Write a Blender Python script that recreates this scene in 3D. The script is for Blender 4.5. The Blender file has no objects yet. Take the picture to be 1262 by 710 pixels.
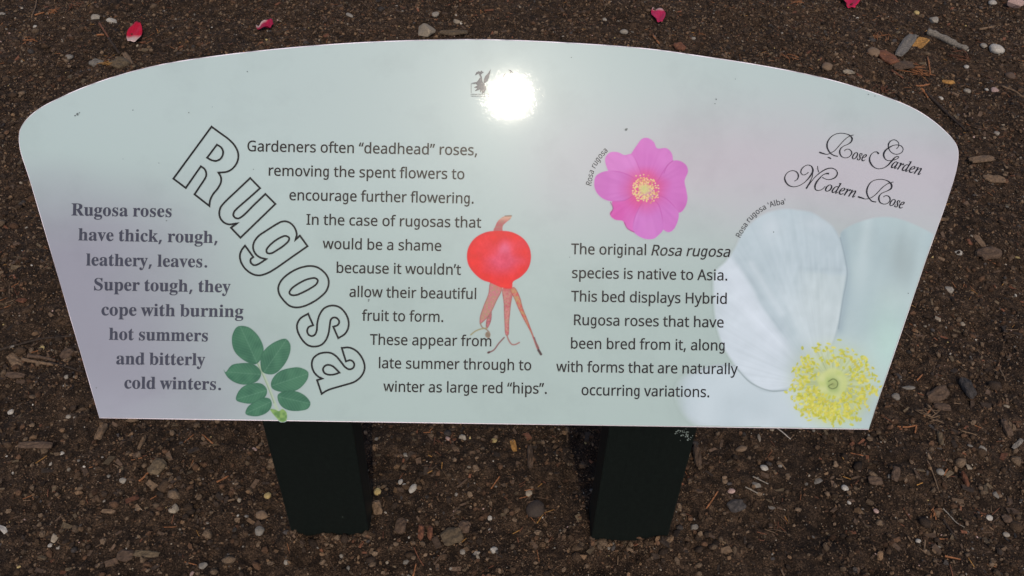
import bpy, bmesh, math, random
import numpy as np
from mathutils import Vector, Matrix

random.seed(7)
rng = np.random.default_rng(11)
C = bpy.context.scene.collection
SC = bpy.context.scene
W, H, F = 1262.0, 710.0, 1093.0          # size and focal length (in its own pixels) of the photograph
TILT = math.radians(50)                  # slope of the sign panel
NADIR = (590.0, 1527.0)                  # vanishing point of the posts

# ------------------------------------------------------------------ camera frame
def unit(v): return v / np.linalg.norm(v)
def ray(px, py): return np.array([(px - W/2)/F, (py - H/2)/F, 1.0])
down = unit(ray(*NADIR))
r1, r2 = ray(122, 516), ray(1071, 530)
P1, P2 = r1/(down@r1), r2/(down@r2)
SCALE = 1.0/np.linalg.norm(P2 - P1)      # the panel's lower edge is one metre long
P1, P2 = P1*SCALE, P2*SCALE
east = unit(P2 - P1)
north = unit(np.cross(east, -down))
if north[2] < 0: north = -north
TOW = np.array([east, north, -down])     # camera-axis vector -> world vector
PB = TOW @ ((P1 + P2)/2)                 # middle of the panel's lower edge, camera at origin
POST_SET = 0.055                         # how far the posts stand behind the lower edge
def hit_y(px, py, y):
    r = TOW @ ray(px, py); return r*(y/r[1])
gl = hit_y(407, 661, PB[1] + POST_SET)[2]; gr = hit_y(775, 667, PB[1] + POST_SET)[2]
CAMZ = -(gl + gr)/2                      # camera height above the soil
CAM = np.array([0, 0, CAMZ]); PB = PB + CAM
PU = np.array([1.0, 0, 0]); PV = np.array([0, math.cos(TILT), math.sin(TILT)]); PN = np.cross(PU, PV)
TWIST = math.radians(2.0)                # the panel faces a little to the right of its posts
PU, PN = PU*math.cos(TWIST) - PN*math.sin(TWIST), PN*math.cos(TWIST) + PU*math.sin(TWIST)
def G(px, py):                           # point of the soil under a place in the photograph
    r = TOW @ ray(px, py); t = -CAMZ/r[2]; return (r*t)[:2]
def S(px, py):                           # print-layout position -> metres on the panel sheet
    px = np.asarray(px, float); py = np.asarray(py, float)
    R = np.stack([(px - W/2)/F, (py - H/2)/F, np.ones_like(px)], -1) @ TOW.T
    t = ((PB - CAM) @ PN)/(R @ PN)
    X = R*t[..., None] - (PB - CAM)
    return X @ PU, X @ PV

cam = bpy.data.cameras.new('camera'); cam.sensor_width = 36; cam.lens = 36*F/W
cam.clip_start = 0.05; cam.clip_end = 500
co = bpy.data.objects.new('camera', cam); C.objects.link(co); SC.camera = co
M = Matrix.Identity(4)
for k, a in enumerate(((1,0,0), (0,-1,0), (0,0,-1))):
    w = TOW @ np.array(a, float)
    for i in range(3): M[i][k] = w[i]
M.translation = Vector(CAM); co.matrix_world = M

# ------------------------------------------------------------------ sun and sky
v = unit(TOW @ ray(629, 119))
L = v - 2*(v@PN)*PN                      # the sun mirrored in the panel stands where the glare is
SUN_EL, SUN_AZ = math.asin(L[2]), math.atan2(L[0], L[1])
sun = bpy.data.lights.new('sun', 'SUN'); sun.energy = 1.5; sun.angle = math.radians(1.0); sun.color = (1.0, 0.90, 0.74)
so = bpy.data.objects.new('sun', sun); C.objects.link(so)
so.rotation_euler = Vector(L).to_track_quat('Z', 'Y').to_euler(); so.location = (0, 0, 6)
world = bpy.data.worlds.new('World'); SC.world = world; world.use_nodes = True
wn = world.node_tree.nodes; sky = wn.new('ShaderNodeTexSky'); sky.sky_type = 'NISHITA'; sky.sun_disc = False
sky.sun_elevation = SUN_EL; sky.sun_rotation = SUN_AZ; sky.dust_density = 2.2; sky.air_density = 0.65; sky.altitude = 0; sky.ozone_density = .6
world.node_tree.links.new(sky.outputs[0], wn['Background'].inputs[0]); wn['Background'].inputs[1].default_value = 0.15
SC.view_settings.view_transform = 'Standard'; SC.view_settings.look = 'None'
SC.view_settings.gamma = 1; SC.view_settings.use_curve_mapping = False; SC.view_settings.exposure = 0.32

# ------------------------------------------------------------------ helpers
def lin(c):
    c = np.asarray(c, float)/255.0
    return np.where(c <= 0.04045, c/12.92, ((c + 0.055)/1.055)**2.4)
def col4(c): return np.concatenate([c, np.ones(c.shape[:-1] + (1,))], -1)

def mesh_obj(name, verts, faces, mat, parent=None, tint=None, smooth=False):
    me = bpy.data.meshes.new(name)
    verts = np.asarray(verts, np.float32)
    if isinstance(faces, np.ndarray):
        n, k = faces.shape
        me.vertices.add(len(verts)); me.vertices.foreach_set('co', verts.ravel())
        me.loops.add(n*k); me.loops.foreach_set('vertex_index', faces.astype(np.int32).ravel())
        me.polygons.add(n); me.polygons.foreach_set('loop_start', np.arange(0, n*k, k, dtype=np.int32))
        me.polygons.foreach_set('use_smooth', np.full(n, smooth))
        me.update(calc_edges=True)
    else:
        me.from_pydata(verts.tolist(), [], faces)
        if smooth: me.polygons.foreach_set('use_smooth', np.full(len(me.polygons), True))
    if tint is not None:
        a = me.color_attributes.new('tint', 'FLOAT_COLOR', 'POINT')
        t = np.broadcast_to(col4(np.asarray(tint, float)), (len(me.vertices), 4))
        a.data.foreach_set('color', np.ascontiguousarray(t, np.float32).ravel())
    me.materials.append(mat)
    o = bpy.data.objects.new(name, me); C.objects.link(o)
    if parent: o.parent = parent
    return o
def tag(o, label=None, cat=None, group=None, kind=None):
    for k, x in (('label', label), ('category', cat), ('group', group), ('kind', kind)):
        if x: o[k] = x
    return o

FEET = []
for _a, _b, _c in ((360, 455.5, 661), (728, 822, 667)):
    _y = PB[1] + POST_SET; FEET.append((hit_y(_a, _c, _y - 0)[0], hit_y(_b, _c, _y)[0], _y, _y + .055))
_h = {}
def vnoise(x, y, seed=0):
    if seed not in _h: _h[seed] = np.random.default_rng(seed).random((256, 256))
    T = _h[seed]; xi = np.floor(x).astype(int); yi = np.floor(y).astype(int)
    fx, fy = x - xi, y - yi; fx = fx*fx*(3 - 2*fx); fy = fy*fy*(3 - 2*fy)
    a, b = T[xi & 255, yi & 255], T[(xi + 1) & 255, yi & 255]
    c, d = T[xi & 255, (yi + 1) & 255], T[(xi + 1) & 255, (yi + 1) & 255]
    return (a*(1 - fx) + b*fx)*(1 - fy) + (c*(1 - fx) + d*fx)*fy*1.0
def sstep(a, b, x):
    t = np.clip((x - a)/(b - a), 0, 1); return t*t*(3 - 2*t)
def soil_z(x, y):
    x = np.asarray(x, float); y = np.asarray(y, float)
    near = 1 - sstep(2.5, 6, np.hypot(x, y - 1.5))
    z = 0.030*(vnoise(x*3 + 40, y*3 + 40, 1) - .5) + 0.018*(vnoise(x*11 + 90, y*11 + 70, 2) - .5)
    z = z + 0.010*(vnoise(x*34 + 10, y*34 + 55, 3) - .5) + 0.006*(vnoise(x*85 + 30, y*85 + 15, 4) - .5)
    for (xa, xb, ya, yb) in FEET:        # earth banked up against the posts
        d = np.hypot(np.maximum(np.maximum(xa - x, x - xb), 0), np.maximum(np.maximum(ya - y, y - yb), 0))
        z = z + (.010 + .014*(vnoise(x*40 + 7, y*40 + 3, 12) - .3))*np.exp(-(d/.028)**2)
    return z*near

# ------------------------------------------------------------------ materials
def new_mat(name):
    m = bpy.data.materials.new(name); m.use_nodes = True
    return m, m.node_tree.nodes, m.node_tree.links, m.node_tree.nodes['Principled BSDF']
def laminate():
    m, n, l, p = new_mat('gloss_laminate_print')
    a = n.new('ShaderNodeAttribute'); a.attribute_name = 'tint'; l.new(a.outputs['Color'], p.inputs['Base Color'])
    p.inputs['Specular IOR Level'].default_value = 0.17
    tc = n.new('ShaderNodeTexCoord'); prev = None
    st = n.new('ShaderNodeTexNoise'); st.inputs['Scale'].default_value = 9; st.inputs['Detail'].default_value = 8; st.inputs['Roughness'].default_value = .62   # weather stains
    l.new(tc.outputs['Object'], st.inputs['Vector'])
    sr = n.new('ShaderNodeMapRange'); sr.inputs['From Min'].default_value = .32; sr.inputs['From Max'].default_value = .5; sr.inputs['To Min'].default_value = .93; l.new(st.outputs[0], sr.inputs[0])
    sv = n.new('ShaderNodeVectorMath'); sv.operation = 'SCALE'; l.new(a.outputs['Color'], sv.inputs[0]); l.new(sr.outputs[0], sv.inputs['Scale']); l.new(sv.outputs[0], p.inputs['Base Color'])
    for i in range(7):                                   # fine wiping scratches in many directions
        mp = n.new('ShaderNodeMapping'); mp.inputs['Rotation'].default_value = (0, 0, 0.37 + i*0.449)
        mp.inputs['Location'].default_value = (i*3.1, i*1.7, 0)
        ms = n.new('ShaderNodeMapping'); ms.inputs['Scale'].default_value = (70 + 12*i, 2400 + 200*i, 1); l.new(mp.outputs[0], ms.inputs[0])
        tx = n.new('ShaderNodeTexNoise'); tx.inputs['Scale'].default_value = 1; tx.inputs['Detail'].default_value = 0
        rm = n.new('ShaderNodeMapRange'); rm.inputs['From Min'].default_value = .74; rm.inputs['From Max'].default_value = .82
        l.new(tc.outputs['Object'], mp.inputs[0]); l.new(ms.outputs[0], tx.inputs['Vector']); l.new(tx.outputs[0], rm.inputs[0])
        if prev is None: prev = rm.outputs[0]
        else:
            ad = n.new('ShaderNodeMath'); ad.operation = 'MAXIMUM'; l.new(prev, ad.inputs[0]); l.new(rm.outputs[0], ad.inputs[1]); prev = ad.outputs[0]
    tx = n.new('ShaderNodeTexNoise'); tx.inputs['Scale'].default_value = 900; l.new(tc.outputs['Object'], tx.inputs['Vector'])
    ad = n.new('ShaderNodeMath'); ad.operation = 'MULTIPLY_ADD'; ad.inputs[1].default_value = .0
    l.new(tx.outputs[0], ad.inputs[0]); l.new(prev, ad.inputs[2])
    b = n.new('ShaderNodeBump'); b.inputs['Strength'].default_value = 0.4; b.inputs['Distance'].default_value = 0.0000026
    l.new(ad.outputs[0], b.inputs['Height']); l.new(b.outputs[0], p.inputs['Normal'])
    r = n.new('ShaderNodeMapRange'); r.inputs['To Min'].default_value = 0.044; r.inputs['To Max'].default_value = 0.05
    p.inputs['Coat Weight'].default_value = .12; p.inputs['Coat Roughness'].default_value = .25; p.inputs['Coat IOR'].default_value = 1.4
    l.new(prev, r.inputs[0]); l.new(r.outputs[0], p.inputs['Roughness'])
    return m
def debris(name, rough=.85, spec=.3, nscale=180, lo=.65, hi=1.25, bump=.5):
    m, n, l, p = new_mat(name)
    a = n.new('ShaderNodeAttribute'); a.attribute_name = 'tint'
    tc = n.new('ShaderNodeTexCoord'); tx = n.new('ShaderNodeTexNoise'); tx.inputs['Scale'].default_value = nscale; tx.inputs['Detail'].default_value = 4
    l.new(tc.outputs['Object'], tx.inputs['Vector'])
    rm = n.new('ShaderNodeMapRange'); rm.inputs['From Min'].default_value = .3; rm.inputs['From Max'].default_value = .7
    rm.inputs['To Min'].default_value = lo; rm.inputs['To Max'].default_value = hi; l.new(tx.outputs[0], rm.inputs[0])
    vm = n.new('ShaderNodeVectorMath'); vm.operation = 'SCALE'; l.new(a.outputs['Color'], vm.inputs[0]); l.new(rm.outputs[0], vm.inputs['Scale'])
    l.new(vm.outputs[0], p.inputs['Base Color'])
    b = n.new('ShaderNodeBump'); b.inputs['Strength'].default_value = bump; b.inputs['Distance'].default_value = .002
    l.new(tx.outputs[0], b.inputs['Height']); l.new(b.outputs[0], p.inputs['Normal'])
    p.inputs['Roughness'].default_value = rough; p.inputs['Specular IOR Level'].default_value = spec
    return m
PRINT = laminate()
MAT_STONE = debris('weathered_stone', .8, .35, 260, .72, 1.18, .4)
MAT_WOOD = debris('rotting_wood', .85, .25, 220, .55, 1.3, .7)
MAT_PETAL = debris('rose_petal', .6, .2, 120, .85, 1.12, .15)
MAT_CLOD = debris('crumbled_soil', .95, .15, 400, .55, 1.3, .8)

def soil_mat():
    m, n, l, p = new_mat('garden_soil')
    tc = n.new('ShaderNodeTexCoord')
    def noise(s, d=6, r=.6):
        t = n.new('ShaderNodeTexNoise'); t.inputs['Scale'].default_value = s; t.inputs['Detail'].default_value = d; t.inputs['Roughness'].default_value = r
        l.new(tc.outputs['Object'], t.inputs['Vector']); return t
    a, b = noise(60), noise(4, 3)
    cr = n.new('ShaderNodeValToRGB'); e = cr.color_ramp.elements
    e[0].position = .3; e[0].color = (.009, .0055, .0034, 1); e[1].position = .75; e[1].color = (.082, .051, .031, 1)
    k = e.new(.52); k.color = (.026, .0158, .0096, 1)
    fg = noise(430, 2, .5); mx = n.new('ShaderNodeMath'); mx.operation = 'MULTIPLY_ADD'; mx.inputs[1].default_value = .95
    sb = n.new('ShaderNodeMath'); sb.operation = 'SUBTRACT'; sb.inputs[1].default_value = .5; l.new(fg.outputs[0], sb.inputs[0])
    l.new(sb.outputs[0], mx.inputs[0]); l.new(a.outputs[0], mx.inputs[2]); l.new(mx.outputs[0], cr.inputs[0])
    rm = n.new('ShaderNodeMapRange'); rm.inputs['From Min'].default_value = .3; rm.inputs['From Max'].default_value = .7; rm.inputs['To Min'].default_value = .62; rm.inputs['To Max'].default_value = 1.25
    l.new(b.outputs[0], rm.inputs[0])
    vm = n.new('ShaderNodeVectorMath'); vm.operation = 'SCALE'; l.new(cr.outputs[0], vm.inputs[0]); l.new(rm.outputs[0], vm.inputs['Scale'])
    l.new(vm.outputs[0], p.inputs['Base Color'])
    bp = n.new('ShaderNodeBump'); bp.inputs['Strength'].default_value = .9; bp.inputs['Distance'].default_value = .006
    c = noise(160, 5, .65); l.new(c.outputs[0], bp.inputs['Height']); l.new(bp.outputs[0], p.inputs['Normal'])
    p.inputs['Roughness'].default_value = .95; p.inputs['Specular IOR Level'].default_value = .15
    return m
SOIL = soil_mat()

def post_mat():
    m, n, l, p = new_mat('dark_green_paint')
    tc = n.new('ShaderNodeTexCoord'); mp = n.new('ShaderNodeMapping'); mp.inputs['Scale'].default_value = (90, 90, 4)
    l.new(tc.outputs['Object'], mp.inputs[0])
    g = n.new('ShaderNodeTexNoise'); g.inputs['Scale'].default_value = 1; g.inputs['Detail'].default_value = 5; l.new(mp.outputs[0], g.inputs['Vector'])
    s = n.new('ShaderNodeTexNoise'); s.inputs['Scale'].default_value = 130; s.inputs['Detail'].default_value = 3; l.new(tc.outputs['Object'], s.inputs['Vector'])
    cr = n.new('ShaderNodeValToRGB'); ra = cr.color_ramp
    ra.elements[0].position = .25; ra.elements[0].color = (.0026, .0042, .0035, 1); ra.elements[1].position = .80; ra.elements[1].color = (.06, .065, .056, 1)
    q = ra.elements.new(.6); q.color = (.0042, .0066, .0055, 1); q = ra.elements.new(.735); q.color = (.0055, .0085, .007, 1)
    l.new(s.outputs[0], cr.inputs[0]); l.new(cr.outputs[0], p.inputs['Base Color'])
    b = n.new('ShaderNodeBump'); b.inputs['Strength'].default_value = .35; b.inputs['Distance'].default_value = .002
    l.new(g.outputs[0], b.inputs['Height']); l.new(b.outputs[0], p.inputs['Normal'])
    p.inputs['Roughness'].default_value = .55; p.inputs['Specular IOR Level'].default_value = .2
    return m
POST = post_mat()

# ------------------------------------------------------------------ the soil, one sheet to the horizon
def axis(a, b, step, far):
    core = np.arange(a, b + step/2, step); g = []; s = step
    x = 0.0
    while x < far: s *= 1.35; x += s; g.append(x)
    g = np.array(g); return np.concatenate([a - g[::-1], core, b + g])
ax, ay = axis(-1.95, 1.95, .0065, 140), axis(.35, 3.0, .0065, 140)
XX, YY = np.meshgrid(ax, ay, indexing='ij')
nx, ny = XX.shape
idx = np.arange(nx*ny).reshape(nx, ny)
quads = np.stack([idx[:-1, :-1], idx[1:, :-1], idx[1:, 1:], idx[:-1, 1:]], -1).reshape(-1, 4)
so_ = mesh_obj('soil', np.stack([XX, YY, soil_z(XX, YY)], -1).reshape(-1, 3), quads, SOIL, smooth=True)
tag(so_, kind='structure')

# ------------------------------------------------------------------ the sign: posts and panel
sign = bpy.data.objects.new('garden_sign', None); C.objects.link(sign)
sign.location = (PB[0], PB[1] + POST_SET + .05, 0); sign.empty_display_size = .1
tag(sign, 'white glossy garden sign on two dark green posts, printed with rose pictures and text', 'sign')

def bevel_mesh(bm, w, seg=2):
    bmesh.ops.bevel(bm, geom=[e for e in bm.edges], offset=w, segments=seg, affect='EDGES', profile=.6)
def make_post(pxl, pxr, py):
    y0 = PB[1] + POST_SET; pass
    xl = hit_y(pxl, py, y0)[0]; xr = hit_y(pxr, py, y0)[0]; d = .055
    bm = bmesh.new(); V = []
    for y in (y0, y0 + d):
        for x in (xl, xr):
            top = PB[2] - (PN[0]*(x - PB[0]) + PN[1]*(y - PB[1]) + .009)/PN[2]
            V.append((bm.verts.new((x, y, -.25)), bm.verts.new((x, y, top))))
    a, b, c, e = V
    for q in ((a[0], b[0], b[1], a[1]), (b[0], e[0], e[1], b[1]), (e[0], c[0], c[1], e[1]), (c[0], a[0], a[1], c[1]),
              (a[1], b[1], e[1], c[1]), (a[0], c[0], e[0], b[0])): bm.faces.new(q)
    bmesh.ops.recalc_face_normals(bm, faces=bm.faces)
    bevel_mesh(bm, .003)
    me = bpy.data.meshes.new('post'); bm.to_mesh(me); bm.free(); me.materials.append(POST)
    o = bpy.data.objects.new('post', me); C.objects.link(o)
    o.parent = sign; o.matrix_parent_inverse = Matrix.Translation(-sign.location)
    return o
make_post(360, 455.5, 661); make_post(728, 822, 667)

# closed smooth curve through points ('*' = corner)
def smooth_path(pts, closed=True, k=6, corners=()):
    P = [np.array(p[:2], float) for p in pts]; n = len(P); out = []
    for i in range(n if closed else n - 1):
        p1, p2 = P[i], P[(i + 1) % n]
        c1, c2 = i in corners, ((i + 1) % n) in corners
        p0 = P[i - 1] if (closed or i > 0) and not c1 else 2*p1 - p2
        if closed or i + 2 < n: p3 = P[(i + 2) % n]
        else: p3 = 2*p2 - p1
        if c2: p3 = 2*p2 - p1
        d01, d12, d23 = (max(np.linalg.norm(b - a), 1e-6)**.5 for a, b in ((p0, p1), (p1, p2), (p2, p3)))
        m1 = (p2 - p1) + d12*((p1 - p0)/d01 - (p2 - p0)/(d01 + d12)) if True else 0
        m2 = (p2 - p1) + d12*((p3 - p2)/d23 - (p3 - p1)/(d12 + d23))
        for j in range(k):
            t = j/k
            out.append((2*t**3 - 3*t**2 + 1)*p1 + (t**3 - 2*t**2 + t)*m1 + (-2*t**3 + 3*t**2)*p2 + (t**3 - t**2)*m2)
    if not closed: out.append(P[-1])
    return np.array(out)

OUTLINE = [(122, 516), (36.5, 225), (23, 180), (24.3, 158), (41, 138), (79, 117), (127, 98), (190, 80.5), (279, 66.5), (400, 54.5), (500, 49.3),
           (600, 48), (700, 52), (800, 59.5), (862, 68), (947.6, 81.5), (1020.5, 96.7), (1084, 115.7), (1131.4, 135.5), (1163, 158.5), (1180, 179),
           (1181.5, 200), (1136, 338.6), (1071, 530)]
ol = smooth_path(OUTLINE, True, 8, corners=(0, 23))
ou, ov = S(ol[:, 0], ol[:, 1]); OUT = np.stack([ou, ov], -1)
def inset(P, d):
    c = .5*(np.roll(P, -1, 0) - np.roll(P, 1, 0)); nrm = np.stack([-c[:, 1], c[:, 0]], -1)
    nrm /= np.linalg.norm(nrm, axis=1)[:, None]
    cen = np.array([0, .25]); s = np.sign(((cen - P)*nrm).sum(1))[:, None]
    return P + nrm*s*d
PM = Matrix.Identity(4)
for i in range(3): PM[i][0], PM[i][1], PM[i][2] = PU[i], PV[i], PN[i]
PM.translation = Vector(PB)
FRONT = 0.0                                  # the printed face lies on the panel plane
prof = [(0.0, -.006), (0.0, -.0018), (.0005, -.0009), (.0013, -.0004)]
n = len(OUT); V = []; Fc = []
for d, z in prof:
    r = inset(OUT, d); V += [(x, y, z) for x, y in r]
for k in range(len(prof) - 1):
    for i in range(n): Fc.append((k*n + i, k*n + (i + 1) % n, (k + 1)*n + (i + 1) % n, (k + 1)*n + i))
Fc.append(tuple(range(n - 1, -1, -1))); Fc.append(tuple((len(prof) - 1)*n + i for i in range(n)))
va = np.array(V); wear = vnoise(va[:, 0]*60 + 50, va[:, 1]*60 + 50, 14)*.6 + vnoise(va[:, 0]*170 + 50, va[:, 1]*170 + 50, 15)*.4
panel = mesh_obj('panel', V, Fc, PRINT, sign, tint=lin((222, 210, 214))*(.45 + .75*sstep(.25, .6, wear))[:, None])
bm = bmesh.new(); bm.from_mesh(panel.data); bmesh.ops.recalc_face_normals(bm, faces=bm.faces); bm.to_mesh(panel.data); bm.free()
panel.matrix_parent_inverse = Matrix.Translation(-sign.location); panel.matrix_basis = PM

rp = [o for o in C.objects if o.name.startswith('post')][1]
r_ = np.random.default_rng(5); V = []; Fc = []
for px, py, k, sd in ((845, 536, 26, 5.0), (851, 541, 14, 4.0), (836, 533, 10, 3.0)):     # pale lichen near the top of the right post
    for q in range(k):
        c = hit_y(px + r_.normal(0, sd), py + r_.normal(0, sd*.7), PB[1] + POST_SET - .0008); rad = r_.uniform(.0005, .0014); o_ = len(V)
        if c[0] > FEET[1][1] - .004: continue
        for s_ in (0, 1): V += [(c[0] + rad*math.cos(a)*r_.uniform(.5, 1.2), c[1] + s_*.001, c[2] + CAMZ + rad*math.sin(a)*r_.uniform(.5, 1.2)) for a in np.arange(6)/6*6.283]
        Fc += [tuple(o_ + i for i in range(6)), tuple(o_ + 11 - i for i in range(6))] + [(o_ + i, o_ + (i + 1) % 6, o_ + 6 + (i + 1) % 6, o_ + 6 + i) for i in range(6)]
li = mesh_obj('lichen', V, Fc, MAT_STONE, rp, tint=(.15, .18, .16)); tag(li, kind='stuff')

# ------------------------------------------------------------------ what is printed on the panel (x, y = layout position)
GAIN = .705
VEIL = .010                                   # what the gloss adds everywhere
def ink(c): return np.clip((lin(c) - VEIL)*GAIN, .004, .92)
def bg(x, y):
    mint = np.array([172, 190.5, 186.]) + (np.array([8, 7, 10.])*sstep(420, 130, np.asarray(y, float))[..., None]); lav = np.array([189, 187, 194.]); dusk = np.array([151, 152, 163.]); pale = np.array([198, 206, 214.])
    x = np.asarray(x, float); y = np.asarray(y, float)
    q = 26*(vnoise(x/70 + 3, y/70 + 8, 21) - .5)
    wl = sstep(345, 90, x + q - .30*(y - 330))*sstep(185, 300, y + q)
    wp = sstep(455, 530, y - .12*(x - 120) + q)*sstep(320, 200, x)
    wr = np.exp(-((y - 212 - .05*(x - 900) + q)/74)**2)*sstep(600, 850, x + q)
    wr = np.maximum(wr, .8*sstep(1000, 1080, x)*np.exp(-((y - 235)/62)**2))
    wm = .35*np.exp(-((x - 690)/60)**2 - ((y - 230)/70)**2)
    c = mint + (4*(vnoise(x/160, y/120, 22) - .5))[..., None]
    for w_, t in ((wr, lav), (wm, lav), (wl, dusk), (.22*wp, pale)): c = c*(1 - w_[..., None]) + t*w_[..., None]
    return c

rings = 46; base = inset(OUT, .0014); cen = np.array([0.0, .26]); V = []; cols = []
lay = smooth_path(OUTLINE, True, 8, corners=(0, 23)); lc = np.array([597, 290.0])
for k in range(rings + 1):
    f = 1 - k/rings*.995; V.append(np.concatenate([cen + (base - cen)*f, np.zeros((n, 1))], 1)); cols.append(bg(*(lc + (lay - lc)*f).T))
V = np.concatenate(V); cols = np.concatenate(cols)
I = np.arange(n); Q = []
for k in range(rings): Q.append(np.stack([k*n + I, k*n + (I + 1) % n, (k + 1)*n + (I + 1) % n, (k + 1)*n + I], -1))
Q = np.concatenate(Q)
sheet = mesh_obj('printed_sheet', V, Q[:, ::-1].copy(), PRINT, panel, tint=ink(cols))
cap = bmesh.new(); cap.from_mesh(sheet.data); cap.verts.ensure_lookup_table()
cap.faces.new([cap.verts[rings*n + i] for i in range(n)])
for f_ in cap.faces:
    if f_.normal.z == 0: f_.normal_update()
cap.normal_update()
for f_ in cap.faces:
    if f_.normal.z < 0: f_.normal_flip()
cap.to_mesh(sheet.data); cap.free()

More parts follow.
